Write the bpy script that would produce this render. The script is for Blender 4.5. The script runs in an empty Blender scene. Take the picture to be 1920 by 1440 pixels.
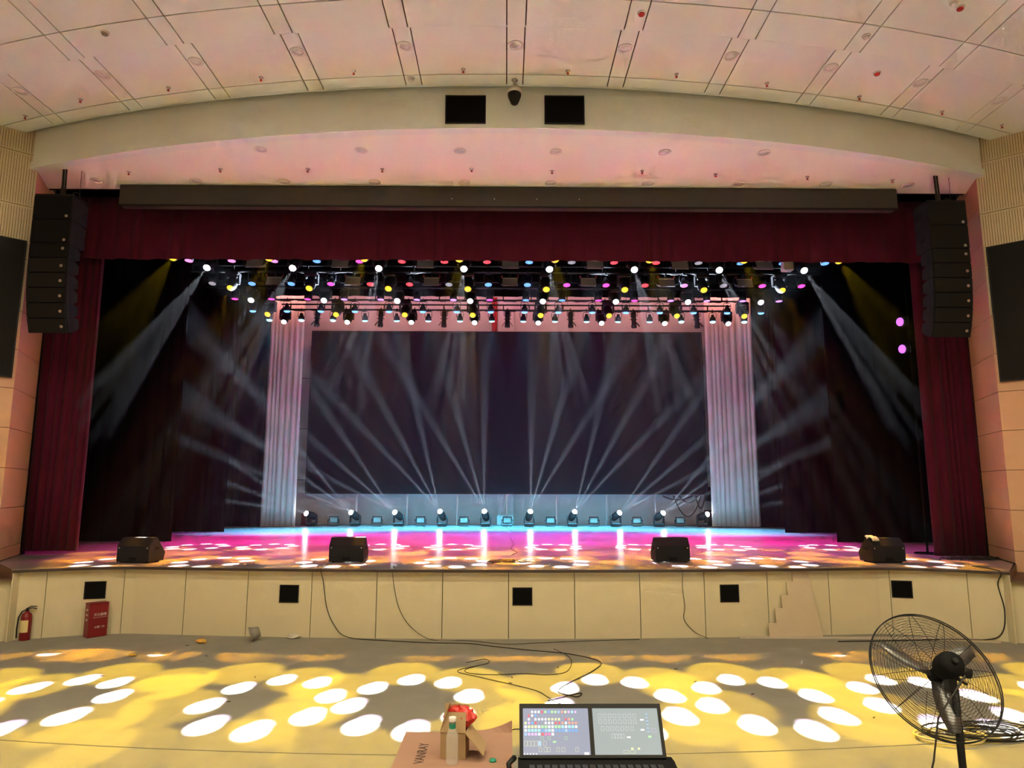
import bpy, math, random
from mathutils import Vector, Matrix, Quaternion
R = math.radians
random.seed(7)
SC = bpy.context.scene
COL = SC.collection

# ------------------------------------------------------------------ camera, world, exposure
F_PX = 1300.0
cam_d = bpy.data.cameras.new('camera')
cam_d.sensor_width = 36.0
cam_d.lens = F_PX / 1920 * 36
cam_d.clip_end = 200
cam = bpy.data.objects.new('camera', cam_d)
COL.objects.link(cam)
_p, _y, _r = R(8.49), R(0.48), R(0.12)
_f = Vector((math.sin(_y) * math.cos(_p), math.cos(_y) * math.cos(_p), math.sin(_p)))
_ri = Vector((math.cos(_y), -math.sin(_y), 0))
_up = _ri.cross(_f)
_r2 = _ri * math.cos(_r) + _up * math.sin(_r)
_u2 = _up * math.cos(_r) - _ri * math.sin(_r)
cam.matrix_world = Matrix(((_r2.x, _u2.x, -_f.x, 0), (_r2.y, _u2.y, -_f.y, 0), (_r2.z, _u2.z, -_f.z, 2.47), (0, 0, 0, 1)))
SC.camera = cam

SC.view_settings.view_transform = 'Standard'
SC.view_settings.look = 'None'
SC.view_settings.gamma = 1.0
SC.view_settings.use_curve_mapping = False
SC.view_settings.exposure = 2.12

W = bpy.data.worlds.new('world')
SC.world = W
W.use_nodes = True
W.node_tree.nodes['Background'].inputs[0].default_value = (0.9, 0.85, 0.8, 1)
W.node_tree.nodes['Background'].inputs[1].default_value = 0.0

cy = SC.cycles
cy.max_bounces = 5
cy.diffuse_bounces = 3
cy.glossy_bounces = 2
cy.transmission_bounces = 4
cy.volume_bounces = 0
cy.transparent_max_bounces = 6
cy.caustics_reflective = False
cy.caustics_refractive = False
cy.sample_clamp_indirect = 25.0
cy.blur_glossy = 1.0
cy.use_light_tree = True
cy.use_denoising = True
cy.use_adaptive_sampling = True
cy.adaptive_threshold = 0.1
cy.adaptive_min_samples = 16

# light levels (watts per lamp)
E_WHITE, E_YEL, E_FLOOR = 28000, 1550, 80000
E_FILL = 32
HAZE = 0.0008
S = 1.13                      # stage deck height

# ------------------------------------------------------------------ materials
def mat(name, col, rough=0.6, metal=0.0, spec=0.5, noise=0.0, nscale=8.0, bump=0.0, bscale=60.0, emit=None, estr=0.0, alpha=1.0, trans=0.0, sheen=0.0):
    m = bpy.data.materials.new(name)
    m.use_nodes = True
    nt = m.node_tree
    b = nt.nodes['Principled BSDF']
    b.inputs['Base Color'].default_value = (*col, 1)
    b.inputs['Roughness'].default_value = rough
    b.inputs['Metallic'].default_value = metal
    b.inputs['Specular IOR Level'].default_value = spec
    if alpha < 1: b.inputs['Alpha'].default_value = alpha
    if trans: b.inputs['Transmission Weight'].default_value = trans
    if sheen: b.inputs['Sheen Weight'].default_value = sheen
    if emit:
        b.inputs['Emission Color'].default_value = (*emit, 1)
        b.inputs['Emission Strength'].default_value = estr
        m.cycles.emission_sampling = 'NONE'
    if noise or bump:
        tc = nt.nodes.new('ShaderNodeTexCoord')
    if noise:
        n = nt.nodes.new('ShaderNodeTexNoise')
        n.inputs['Scale'].default_value = nscale
        n.inputs['Detail'].default_value = 4
        nt.links.new(tc.outputs['Object'], n.inputs['Vector'])
        mx = nt.nodes.new('ShaderNodeMix'); mx.data_type = 'RGBA'
        mx.inputs[6].default_value = (*[c * (1 - noise) for c in col], 1)
        mx.inputs[7].default_value = (*[min(1, c * (1 + noise)) for c in col], 1)
        nt.links.new(n.outputs['Fac'], mx.inputs[0])
        nt.links.new(mx.outputs[2], b.inputs['Base Color'])
    if bump:
        n2 = nt.nodes.new('ShaderNodeTexNoise')
        n2.inputs['Scale'].default_value = bscale
        nt.links.new(tc.outputs['Object'], n2.inputs['Vector'])
        bp = nt.nodes.new('ShaderNodeBump')
        bp.inputs['Strength'].default_value = bump
        bp.inputs['Distance'].default_value = 0.01
        nt.links.new(n2.outputs['Fac'], bp.inputs['Height'])
        nt.links.new(bp.outputs[0], b.inputs['Normal'])
    return m

M = {}
M['carpet'] = mat('carpet', (0.335, 0.318, 0.27), 0.95, spec=0.1, noise=0.12, nscale=3, bump=0.5, bscale=220)
M['riser'] = mat('riser_carpet', (0.3, 0.28, 0.27), 0.95, spec=0.1, noise=0.1)
M['stage'] = mat('stage_floor', (0.30, 0.26, 0.255), 0.24, spec=0.4, noise=0.14, nscale=1.6)
M['stage_edge'] = mat('stage_edge', (0.035, 0.02, 0.015), 0.5)
M['panel'] = mat('cream_panel', (0.68, 0.61, 0.41), 0.55, spec=0.3, noise=0.04, nscale=2)
M['gap'] = mat('dark_backing', (0.05, 0.03, 0.02), 0.9)  # dark brown backing that shows through the panel joints
M['ceil'] = mat('ceiling_paint', (0.80, 0.86, 0.79), 0.85, spec=0.2, noise=0.02, nscale=1)
M['header'] = mat('header_paint', (0.83, 0.91, 0.84), 0.85, spec=0.2, noise=0.02, nscale=1)
M['soffit'] = mat('soffit_paint', (0.88, 0.93, 0.82), 0.85, spec=0.2)
M['slat'] = mat('slat_panel', (0.76, 0.64, 0.40), 0.6, spec=0.3, noise=0.05, nscale=4)
M['smoothwall'] = mat('wall_panel', (0.70, 0.42, 0.25), 0.5, spec=0.3, noise=0.03, nscale=2)
M['plaster'] = mat('white_plaster', (0.62, 0.6, 0.6), 0.85, spec=0.2, noise=0.04, nscale=1.5)
M['black'] = mat('black_wall', (0.008, 0.008, 0.009), 0.9, spec=0.1)
M['velvet'] = mat('black_velvet', (0.003, 0.003, 0.0035), 1.0, spec=0.0)
M['red'] = mat('crimson_velvet', (0.070, 0.0035, 0.018), 0.85, spec=0.15, noise=0.2, nscale=3, sheen=0.08)
M['white_curtain'] = mat('white_curtain', (0.74, 0.66, 0.58), 0.85, spec=0.15, noise=0.05)
M['screen_off'] = mat('led_face', (0.008, 0.009, 0.013), 0.7, spec=0.15)
M['frame'] = mat('black_metal', (0.008, 0.008, 0.0085), 0.5, spec=0.3)
M['plastic'] = mat('black_plastic', (0.007, 0.007, 0.0075), 0.7, spec=0.12)
M['fix'] = mat('fixture_black', (0.014, 0.014, 0.016), 0.45)
M['fixb'] = mat('fixture_blue_black', (0.02, 0.024, 0.035), 0.4)
M['cab'] = mat('speaker_cabinet', (0.010, 0.010, 0.012), 0.75, spec=0.25, bump=0.15, bscale=120)
M['grille'] = mat('speaker_grille', (0.011, 0.0105, 0.010), 0.8, spec=0.2, bump=0.3, bscale=300)
M['matte'] = mat('matte_black', (0.005, 0.005, 0.005), 0.95, spec=0.05)
M['housing'] = mat('screen_housing', (0.055, 0.05, 0.042), 0.6, noise=0.1)
M['chrome'] = mat('bare_metal', (0.5, 0.5, 0.5), 0.35, 0.9)
M['pipe'] = mat('batten_pipe', (0.03, 0.03, 0.032), 0.35, 0.6)
M['white'] = mat('white_plastic', (0.75, 0.72, 0.68), 0.5)
M['lightrim'] = mat('lamp_rim', (0.80, 0.80, 0.74), 0.6)
M['lightglass'] = mat('lamp_glass_off', (0.72, 0.74, 0.70), 0.5)
M['redplastic'] = mat('red_plastic', (0.55, 0.03, 0.03), 0.4)
M['redpaint'] = mat('red_paint', (0.20, 0.008, 0.013), 0.35)
M['labelpaper'] = mat('label_paper', (0.75, 0.62, 0.3), 0.7)
M['whiteprint'] = mat('white_print', (0.8, 0.75, 0.72), 0.7)
M['brown'] = mat('brown_step', (0.11, 0.055, 0.035), 0.5, noise=0.15)
M['cable'] = mat('black_cable', (0.02, 0.016, 0.012), 0.6)
M['softplate'] = mat('soft_panel_plate', (0.42, 0.4, 0.42), 0.5)
M['strip'] = mat('led_strip_glass', (0.45, 0.45, 0.42), 0.3)
M['board'] = mat('offcut_board', (0.60, 0.50, 0.35), 0.6, noise=0.04)
M['plank'] = mat('pale_plank', (0.6, 0.52, 0.42), 0.6)
M['grey'] = mat('dusty_grey', (0.30, 0.27, 0.23), 0.8, noise=0.1)
M['tissue'] = mat('tissue', (0.7, 0.64, 0.55), 0.8)
M['yellowbag'] = mat('yellow_wrapper', (0.7, 0.42, 0.06), 0.5)
M['glove'] = mat('cotton_glove', (0.8, 0.74, 0.56), 0.9)
M['carton'] = mat('brown_carton', (0.34, 0.19, 0.13), 0.8, noise=0.08, nscale=6)
M['kraft'] = mat('kraft_board', (0.42, 0.29, 0.15), 0.8, noise=0.08, nscale=10)
M['ink'] = mat('carton_ink', (0.05, 0.03, 0.025), 0.8)
M['redbag'] = mat('red_bag', (0.62, 0.04, 0.03), 0.35)
M['bottle'] = mat('clear_plastic', (0.85, 0.85, 0.80), 0.12, alpha=0.28)
M['green'] = mat('green_label', (0.02, 0.28, 0.17), 0.5)
M['maroonbox'] = mat('maroon_cabinet', (0.11, 0.015, 0.015), 0.5)
M['blade'] = mat('fan_blade', (0.28, 0.28, 0.28), 0.35, 0.8)
M['redcloth'] = mat('red_cloth', (0.45, 0.03, 0.03), 0.8)

def lens(name, col, s):
    return mat(name, (0.02, 0.02, 0.02), 0.4, emit=col, estr=s)
LENS = {
    'white': lens('lens_white', (0.93, 0.97, 1.0), 4), 'beam': lens('lens_beam', (0.93, 0.97, 1.0), 11),
    'yellow': lens('lens_yellow', (1.0, 0.55, 0.03), 0.42),
    'pink': lens('lens_pink', (1.0, 0.22, 0.62), 0.8), 'magenta': lens('lens_magenta', (1.0, 0.05, 0.38), 1.0),
    'red': lens('lens_red', (1.0, 0.04, 0.05), 0.9), 'blue': lens('lens_blue', (0.09, 0.25, 1.0), 1.0),
    'violet': lens('lens_violet', (0.45, 0.18, 1.0), 1.2), 'cyan': lens('lens_cyan', (0.22, 0.75, 1.0), 1.0),
    'side': lens('lens_side', (0.5, 0.12, 0.9), 0.45),
    'pale': lens('lens_pale', (0.75, 0.68, 0.78), 0.2),
}

# ------------------------------------------------------------------ mesh builder
class MB:
    def __init__(s):
        s.v = []; s.f = []; s.s = []
    def add(s, vs, fs, smooth=False):
        o = len(s.v)
        s.v += [tuple(p) for p in vs]
        s.f += [tuple(i + o for i in f) for f in fs]
        s.s += [smooth] * len(fs)
        return s
    def box(s, x0, x1, y0, y1, z0, z1, mx=None):
        vs = [Vector((x, y, z)) for z in (z0, z1) for y in (y0, y1) for x in (x0, x1)]
        if mx: vs = [mx @ p for p in vs]
        return s.add(vs, [(0, 2, 3, 1), (4, 5, 7, 6), (0, 1, 5, 4), (2, 6, 7, 3), (0, 4, 6, 2), (1, 3, 7, 5)])
    def cbox(s, c, d, mx=None):
        return s.box(c[0] - d[0] / 2, c[0] + d[0] / 2, c[1] - d[1] / 2, c[1] + d[1] / 2, c[2] - d[2] / 2, c[2] + d[2] / 2, mx)
    def bbox(s, x0, x1, y0, y1, z0, z1, b, mx=None):
        # box with all vertical and horizontal edges chamfered by b
        pts = []
        rings = []
        for z, i in ((z0, b), (z0 + b, 0), (z1 - b, 0), (z1, b)):
            a0, a1, c0, c1 = x0 + i, x1 - i, y0 + i, y1 - i
            rings.append([(a0 + b, c0, z), (a1 - b, c0, z), (a1, c0 + b, z), (a1, c1 - b, z), (a1 - b, c1, z), (a0 + b, c1, z), (a0, c1 - b, z), (a0, c0 + b, z)])
        return s.loft(rings, True, mx=mx)
    def loft(s, rings, cap=True, smooth=False, closed=True, mx=None):
        n = len(rings[0])
        vs = [Vector(p) for r in rings for p in r]
        if mx: vs = [mx @ p for p in vs]
        fs = []
        for k in range(len(rings) - 1):
            for i in range(n if closed else n - 1):
                j = (i + 1) % n
                fs.append((k * n + i, k * n + j, (k + 1) * n + j, (k + 1) * n + i))
        o = len(s.v)
        s.add(vs, fs, smooth)
        if cap:
            s.f.append(tuple(o + i for i in reversed(range(n)))); s.s.append(False)
            s.f.append(tuple(o + (len(rings) - 1) * n + i for i in range(n))); s.s.append(False)
        return s
    def cyl(s, p0, p1, r0, r1=None, n=12, cap=True):
        p0 = Vector(p0); p1 = Vector(p1)
        r1 = r0 if r1 is None else r1
        d = (p1 - p0).normalized()
        a = d.orthogonal().normalized(); b = d.cross(a)
        rings = [[p + (a * math.cos(2 * math.pi * i / n) + b * math.sin(2 * math.pi * i / n)) * r for i in range(n)] for p, r in ((p0, r0), (p1, r1))]
        return s.loft(rings, cap, True)
    def lathe(s, prof, n=16, mx=None, cap=True):
        rings = [[(r * math.cos(2 * math.pi * i / n), r * math.sin(2 * math.pi * i / n), z) for i in range(n)] for r, z in prof]
        return s.loft(rings, cap, True, mx=mx)
    def tube(s, pts, r, n=6, closed=False):
        pts = [Vector(p) for p in pts]
        m = len(pts)
        rings = []
        prev = None
        for i, p in enumerate(pts):
            if closed: d = pts[(i + 1) % m] - pts[i - 1]
            else: d = pts[min(i + 1, m - 1)] - pts[max(i - 1, 0)]
            d = d.normalized() if d.length > 1e-9 else Vector((0, 0, 1))
            if prev is None: a = d.orthogonal().normalized()
            else:
                a = prev - d * prev.dot(d)
                a = a.normalized() if a.length > 1e-6 else d.orthogonal().normalized()
            prev = a
            b = d.cross(a)
            rings.append([p + (a * math.cos(2 * math.pi * k / n) + b * math.sin(2 * math.pi * k / n)) * r for k in range(n)])
        if closed: rings.append(rings[0])
        return s.loft(rings, not closed, True)
    def prism(s, poly, z0, z1, mx=None):
        return s.loft([[(x, y, z0) for x, y in poly], [(x, y, z1) for x, y in poly]], True, mx=mx)
    def sphere(s, c, r, nu=14, nv=8, sc=(1, 1, 1)):
        prof = []
        rings = []
        for k in range(nv + 1):
            t = math.pi * k / nv
            rr = max(1e-4, math.sin(t)) * r
            rings.append([(c[0] + rr * math.cos(2 * math.pi * i / nu) * sc[0], c[1] + rr * math.sin(2 * math.pi * i / nu) * sc[1], c[2] - r * math.cos(t) * sc[2]) for i in range(nu)])
        return s.loft(rings, False, True)
    def mesh(s, name):
        me = bpy.data.meshes.new(name)
        me.from_pydata(s.v, [], s.f)
        me.polygons.foreach_set('use_smooth', s.s)
        me.update()
        return me

def ob(name, src, m, parent=None, loc=None, rot=None, kind=None):
    me = src.mesh(name) if isinstance(src, MB) else src
    o = bpy.data.objects.new(name, me)
    COL.objects.link(o)
    if m is not None:
        if not me.materials: me.materials.append(m)
        if me.materials[0] != m:
            o.material_slots[0].link = 'OBJECT'; o.material_slots[0].material = m
    if parent: o.parent = parent
    if loc is not None: o.location = loc
    if rot is not None:
        if isinstance(rot, Quaternion):
            o.rotation_mode = 'QUATERNION'; o.rotation_quaternion = rot
        else: o.rotation_euler = rot
    if kind: o['kind'] = kind
    return o

def thing(name, label, cat, loc=(0, 0, 0), rz=0, group=None):
    o = bpy.data.objects.new(name, None)
    o.empty_display_size = 0.1
    COL.objects.link(o)
    o.location = loc; o.rotation_euler = (0, 0, rz)
    return tag(o, label, cat, group)
def tag(o, label, cat, group=None):
    o['label'] = label; o['category'] = cat
    if group: o['group'] = group
    return o
def struct(name, src=None, m=None, label=None):
    if src is None:
        o = bpy.data.objects.new(name, None); COL.objects.link(o); o.empty_display_size = 0.1
    else: o = ob(name, src, m)
    o['kind'] = 'structure'
    if label: o['label'] = label
    return o
ORD = ['leftmost', 'second from left', 'third from left', 'fourth from left', 'fifth from left', 'sixth from left', 'seventh from left', 'eighth from left',
       'ninth from left', 'tenth from left', 'eleventh from left', 'twelfth from left', 'thirteenth from left', 'fourteenth from left', 'fifteenth from left', 'sixteenth from left', 'seventeenth from left']
def od(i, n): return 'rightmost' if i == n - 1 else ORD[i]

# ------------------------------------------------------------------ lamp data (gobo projectors are real spots with a procedural pattern)
def gobo(name, energy, colr, spot_deg, kind, R0, rho, soft, lilac=False, radius=0.02):
    l = bpy.data.lights.new(name, 'SPOT')
    l.energy = energy; l.spot_size = R(spot_deg); l.spot_blend = 0.05; l.shadow_soft_size = radius
    l.use_nodes = True
    nt = l.node_tree
    em = nt.nodes['Emission']
    tc = nt.nodes.new('ShaderNodeTexCoord')
    sp = nt.nodes.new('ShaderNodeSeparateXYZ')
    nt.links.new(tc.outputs['Normal'], sp.inputs[0])
    def mth(op, *a):
        n = nt.nodes.new('ShaderNodeMath'); n.operation = op
        for i, x in enumerate(a):
            if isinstance(x, (int, float)): n.inputs[i].default_value = x
            else: nt.links.new(x, n.inputs[i])
        return n.outputs[0]
    az = mth('ABSOLUTE', sp.outputs[2])
    u0 = mth('DIVIDE', sp.outputs[0], az); v0 = mth('DIVIDE', sp.outputs[1], az)
    def pattern(u, v, rho):
        if kind[0] == 'ring':
            n = kind[1]
            r = mth('SQRT', mth('ADD', mth('MULTIPLY', u, u), mth('MULTIPLY', v, v)))
            th = mth('ARCTAN2', v, u)
            seg = 2 * math.pi / n
            a = mth('SUBTRACT', mth('FLOORED_MODULO', mth('ADD', th, kind[2] + 20 * seg), seg), seg / 2)
            dx = mth('SUBTRACT', mth('MULTIPLY', r, mth('COSINE', a)), R0)
            dy = mth('MULTIPLY', r, mth('SINE', a))
        else:   # 'row': three beams side by side
            a = mth('SUBTRACT', mth('FLOORED_MODULO', mth('ADD', u, R0 * 10.5), R0), R0 / 2)
            dx = a; dy = v
        d = mth('SQRT', mth('ADD', mth('MULTIPLY', dx, dx), mth('MULTIPLY', dy, dy)))
        ms = nt.nodes.new('ShaderNodeMapRange'); ms.interpolation_type = 'SMOOTHSTEP'
        ms.inputs['From Min'].default_value = rho + soft; ms.inputs['From Max'].default_value = rho - soft
        ms.inputs['To Min'].default_value = 0; ms.inputs['To Max'].default_value = 1
        nt.links.new(d, ms.inputs['Value'])
        o = ms.outputs[0]
        if kind[0] == 'row':
            o = mth('MULTIPLY', o, mth('LESS_THAN', mth('ABSOLUTE', u), R0 * 1.5))
        return o
    p1 = pattern(u0, v0, rho)
    if lilac:
        p2 = mth('MULTIPLY', pattern(mth('SUBTRACT', u0, lilac[0]), mth('SUBTRACT', v0, lilac[1]), rho * 0.8), mth('SUBTRACT', 1.0, p1))
        mx = nt.nodes.new('ShaderNodeMix'); mx.data_type = 'RGBA'
        mx.inputs[6].default_value = (*colr, 1); mx.inputs[7].default_value = (0.62, 0.34, 0.95, 1)
        nt.links.new(p2, mx.inputs[0])
        nt.links.new(mx.outputs[2], em.inputs['Color'])
        nt.links.new(mth('ADD', p1, mth('MULTIPLY', p2, 0.42)), em.inputs['Strength'])
    else:
        em.inputs['Color'].default_value = (*colr, 1)
        nt.links.new(p1, em.inputs['Strength'])
    return l

L_WHITE = gobo('white_prism', E_WHITE, (0.95, 0.98, 1.0), 11.5, ('ring', 8, 0.2), 0.064, 0.0155, 0.002, lilac=(0.003, 0.010))
L_WHITE_ST = gobo('white_prism_stage', E_WHITE * 0.36, (0.98, 0.98, 1.0), 11.5, ('ring', 8, 0.2), 0.062, 0.0145, 0.002)
L_YEL = gobo('yellow_prism', E_YEL, (1.0, 0.64, 0.01), 23, ('ring', 7, 0.5), 0.122, 0.056, 0.006, radius=0.04)
L_YEL_ST = gobo('yellow_prism_stage', E_YEL * 1.5, (1.0, 0.42, 0.01), 20, ('ring', 6, 0.5), 0.10, 0.046, 0.005, radius=0.04)
L_FLOOR = gobo('floor_beam', E_FLOOR, (0.72, 0.84, 1.0), 38, ('row',), 0.20, 0.028, 0.012)

def aim_q(d, xh=(1, 0, 0)):
    d = Vector(d).normalized()
    z = -d
    x = Vector(xh) - z * Vector(xh).dot(z)
    x.normalize()
    y = z.cross(x)
    return Matrix((x, y, z)).transposed().to_quaternion()
def lamp(data, parent, loc, q):
    o = bpy.data.objects.new('lamp', data)
    COL.objects.link(o)
    o.parent = parent; o.location = loc
    o.rotation_mode = 'QUATERNION'; o.rotation_quaternion = q
    return o

# ------------------------------------------------------------------ hall shell
RA = 26.3
def sag(x): return RA - math.sqrt(RA * RA - x * x)
LC, RC = (-9.0, 12.62), (9.15, 12.70)          # vertical corners where hall wall turns into the stage return
LE, RE = (-9.62, 14.15), (9.68, 14.15)         # inner ends of the returns, behind the red curtains
LW, RW = (-13.0, 9.02), (13.0, 9.24)           # outer ends of the splayed slatted walls

fl = struct('floor', MB().box(-13.2, 13.2, -14, 14.2, -0.2, -0.012), M['gap'])
def seam(x): return 6.9 + 30 - math.sqrt(900 - x * x)
def strip_poly(f0, f1, x0, x1, n):
    xs = [x0 + (x1 - x0) * i / n for i in range(n + 1)]
    return [(x, f0(x)) for x in xs] + [(x, f1(x)) for x in reversed(xs)]
def slab(f0, f1, x0, x1, n, z0, z1):
    b = MB()
    xs = [x0 + (x1 - x0) * i / n for i in range(n + 1)]
    rings = [[(x, f0(x), z0), (x, f1(x), z0), (x, f1(x), z1), (x, f0(x), z1)] for x in xs]
    return b.loft(rings, True)
ob('carpet', slab(lambda x: seam(x) + 0.006, lambda x: 14.0, -13.1, 13.1, 40, -0.012, 0.0), M['carpet'], fl)
ob('carpet', slab(lambda x: 4.6, lambda x: seam(x) - 0.006, -13.1, 13.1, 40, -0.012, -0.003), M['carpet'], fl)
rs = struct('floor_riser', MB().box(-13, 13, -13.9, 4.6, -0.01, 0.45), M['riser'])

# stage -------------------------------------------------------------------------------------------
def yf(x):
    a = abs(x)
    if a <= 6.4: return 11.77 + 0.43 * (a / 6.4) ** 2
    return 12.2 - 0.60 * ((a - 6.4) / 1.7) ** 1.6
XL, XR = -8.0, 8.2
st = struct('stage')
xs = [XL + (XR - XL) * i / 48 for i in range(49)]
poly = [(x, yf(x)) for x in xs] + [(RC[0] + 0.05, RC[1] + 0.12), (RE[0] + .1, 14.3), (12.4, 14.3), (12.4, 25.9), (-12.4, 25.9), (-12.4, 14.3), (LE[0] - .1, 14.3), (LC[0] - 0.05, LC[1] + 0.12)]
ob('stage_deck', MB().prism(poly, S - 0.04, S), M['stage'], st)
ob('edge_trim', slab(lambda x: yf(x) - 0.012, lambda x: yf(x) + 0.02, XL, XR, 48, S - 0.05, S - 0.006), M['stage_edge'], st)
ob('stage_core', slab(lambda x: yf(x) + 0.20, lambda x: 14.2, XL, XR, 24, 0.0, S - 0.045), M['gap'], st)
FO = 0.15
joints = [XL - 0.0] + [-7.65 + 1.1 * k for k in range(15)] + [XR]
for a, b in zip(joints[:-1], joints[1:]):
    g = 0.006
    ob('front_panel', slab(lambda x: yf(x) + FO, lambda x: yf(x) + FO + 0.03, a + g, b - g, 6, 0.0, S - 0.045), M['panel'], st)

for xx in (XL, XR):
    ob('end_panel', MB().box(xx - .012, xx + .012, yf(xx) + .004, yf(xx) + FO + .03, 0, S - .05), M['panel'], st)
# side steps
def steps(side, F0, W0, fd, wd, lab):
    t = thing('stage_steps', lab, 'stairs', (0, 0, 0))
    T, H, n = 0.30, 0.135, 8
    for k in range(n):
        z = S - H * (k + 1)
        A, B = [Vector(F0) + Vector(fd) * T * kk for kk in (k, k + 1)]
        D, Cc = [Vector(W0) + Vector(wd) * T * kk for kk in (k, k + 1)]
        q = [A, B, Cc, D] if side < 0 else [A, D, Cc, B]
        ob('tread', MB().prism([(p.x, p.y) for p in reversed(q)], z - 0.03, z), M['brown'], t)
        # riser along A-D
        nrm = (D - A).orthogonal().normalized()
        dd = (B - A).normalized() * 0.02
        qq = [A, A + dd, D + dd, D]
        ob('step_riser', MB().prism([(p.x, p.y) for p in qq], z, z + H - 0.03 * (k > 0)), M['brown'], t)
        # cream cheek below the tread, in the plane of the stage front
        off = Vector((0, FO))
        q2 = [A + off, B + off, B + off + Vector((0, 0.03)), A + off + Vector((0, 0.03))]
        if z - 0.03 > 0.02:
            ob('cheek_panel', MB().prism([(p.x, p.y) for p in q2], 0, z - 0.03), M['panel'], t)
    return t
steps(-1, (XL, yf(XL)), (-9.05, 12.70), (-0.87, -0.50), (-0.743, -0.669), 'brown side steps descending from the stage edge at the left wall')
steps(1, (XR, yf(XR)), (9.2, 12.78), (0.87, -0.50), (0.743, -0.669), 'brown side steps descending from the stage edge at the right wall')

# hall side walls ---------------------------------------------------------------------------------
def wall_side(name, C, E, Wd, side):
    w = struct(name)
    # backing
    b = MB()
    def quad(p, q, z0, z1, th):
        d = (Vector(q) - Vector(p)).normalized(); n = Vector((-d.y, d.x)) * th
        return [(p[0], p[1]), (q[0], q[1]), (q[0] + n.x, q[1] + n.y), (p[0] + n.x, p[1] + n.y)], z0, z1
    sgn = -1 if side > 0 else 1
    nrm = None
    def slabseg(p, q, z0, z1, off0, off1):
        p = Vector(p); q = Vector(q)
        d = (q - p).normalized()
        n = Vector((d.y, -d.x))
        # n must point into the room (towards X = 0, Y = 0)
        if n.dot(Vector((0, 8)) - p) < 0: n = -n
        pl = [p + n * off0, q + n * off0, q + n * off1, p + n * off1]
        return MB().prism([(v.x, v.y) for v in pl], z0, z1)
    back = slabseg(C, E, 0, 10, -0.15, -0.02)
    for s2 in (slabseg(C, Wd, 0, 10, -0.15, -0.02), slabseg(Wd, (Wd[0], -14), 0, 10, -0.15, -0.02)):
        back.add(s2.v, s2.f)
    ob('wall_backing', back, M['gap'], w)
    ob('rear_wall_panel', slabseg(Wd, (Wd[0], -13.9), 0, 9.2, -0.02, 0.0), M['smoothwall'], w)
    # return panels, smooth, joints every 0.72 m
    g = 0.005
    zs = [S + 0.01, 1.36] + [1.36 + 0.722 * k for k in range(1, 10)] + [8.6]
    for z0, z1 in zip(zs[:-1], zs[1:]):
        ob('wall_panel', slabseg(C, E, z0 + g, z1 - g, -0.02, 0.0), M['smoothwall'], w)
    # splayed wall: smooth below, slatted above
    zl = [0.0, 0.64] + [1.36 + 0.722 * k for k in range(0, 7)]
    d = (Vector(Wd) - Vector(C)).normalized()
    P = lambda t: Vector(C) + d * t
    L = (Vector(Wd) - Vector(C)).length
    for z0, z1 in zip(zl[:-1], zl[1:]):
        for k in range(3):
            a, c = k * L / 3, (k + 1) * L / 3
            ob('wall_panel', slabseg(P(a + g * (k > 0)), P(c - g), z0 + g, z1 - g, -0.02, 0.0), M['smoothwall'], w)
    zu = [zl[-1], 6.68, 7.71, 8.74, 9.6]
    pitch = 0.042
    for z0, z1 in zip(zu[:-1], zu[1:]):
        for k in range(2):
            a, c = k * L / 2, (k + 1) * L / 2
            b = slabseg(P(a), P(c - g), z0 + g, z0 + g + .03, -0.02, -0.012)
            s2 = slabseg(P(a), P(c - g), z1 - g - .03, z1 - g, -0.02, -0.012); b.add(s2.v, s2.f)
            n = int((c - a - g) / pitch)
            for i in range(n):
                s2 = slabseg(P(a + i * pitch + 0.001), P(a + i * pitch + pitch - 0.006), z0 + g, z1 - g, -0.02, 0.0)
                b.add(s2.v, s2.f)
            ob('slatted_panel', b, M['slat'], w, kind='stuff')
    return w
wall_side('wall_left', LC, LE, LW, -1)
wall_side('wall_right', RC, RE, RW, 1)
struct('wall_back', MB().box(-13.2, 13.2, -14.2, -13.95, 0, 9.4), M['smoothwall'])

# ceiling -----------------------------------------------------------------------------------------
ZF, ZN = 9.15, 8.99
ce = struct('ceiling')
ob('ceiling_slab', slab(lambda x: 9.0 + sag(x), lambda x: 10.80 + sag(x), -9.8, 9.8, 40, ZF + 0.02, ZF + 0.12), M['gap'], ce)
ob('ceiling_slab', slab(lambda x: -14.2, lambda x: 9.05 + sag(x), -13.2, 13.2, 40, ZN + 0.02, ZN + 0.3), M['gap'], ce)
ob('ceiling_edge', slab(lambda x: 10.755 + sag(x), lambda x: 10.80 + sag(x), -9.8, 9.8, 40, ZF, ZF + 0.12), M['ceil'], ce)
ob('step_edge', slab(lambda x: 9.045 + sag(x), lambda x: 9.06 + sag(x), -12, 12, 40, ZN, ZN + 0.3), M['ceil'], ce)
SX = [0.125 + 1.69 * k for k in range(-6, 7)]
g = 0.009
rings = [(-9.0, 5.2, ZN), (5.2, 6.82, ZN), (6.82, 8.44, ZN), (8.44, 9.045, ZN), (9.05, 10.46, ZF), (10.46, 10.765, ZF)]
for y0, y1, z in rings:
    lim = 9.75 if z == ZF else 12.6
    edges = [-lim]
    for sx in SX:
        for e in (sx - 0.135, sx + 0.135):
            if -lim < e < lim: edges.append(e)
    edges.append(lim)
    for a, b in zip(edges[:-1], edges[1:]):
        w = b - a
        ob('ceiling_panel' if w > 0.4 else 'ceiling_strip', slab(lambda x: y0 + sag(x) + g * (y0 not in (9.05,)), lambda x: y1 + sag(x) - g * (y1 not in (9.045, 10.765)), a + g, b - g, 6 if w > 0.4 else 2, z, z + 0.02), M['ceil'], ce)
ob('ceiling_plain', MB().box(-13, 13, -14, -8.9, ZN, ZN + 0.02), M['ceil'], ce)
ob('ceiling_top', MB().box(-13.4, 13.4, -14.2, 14.2, 9.62, 9.8), M['gap'], ce)

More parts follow.
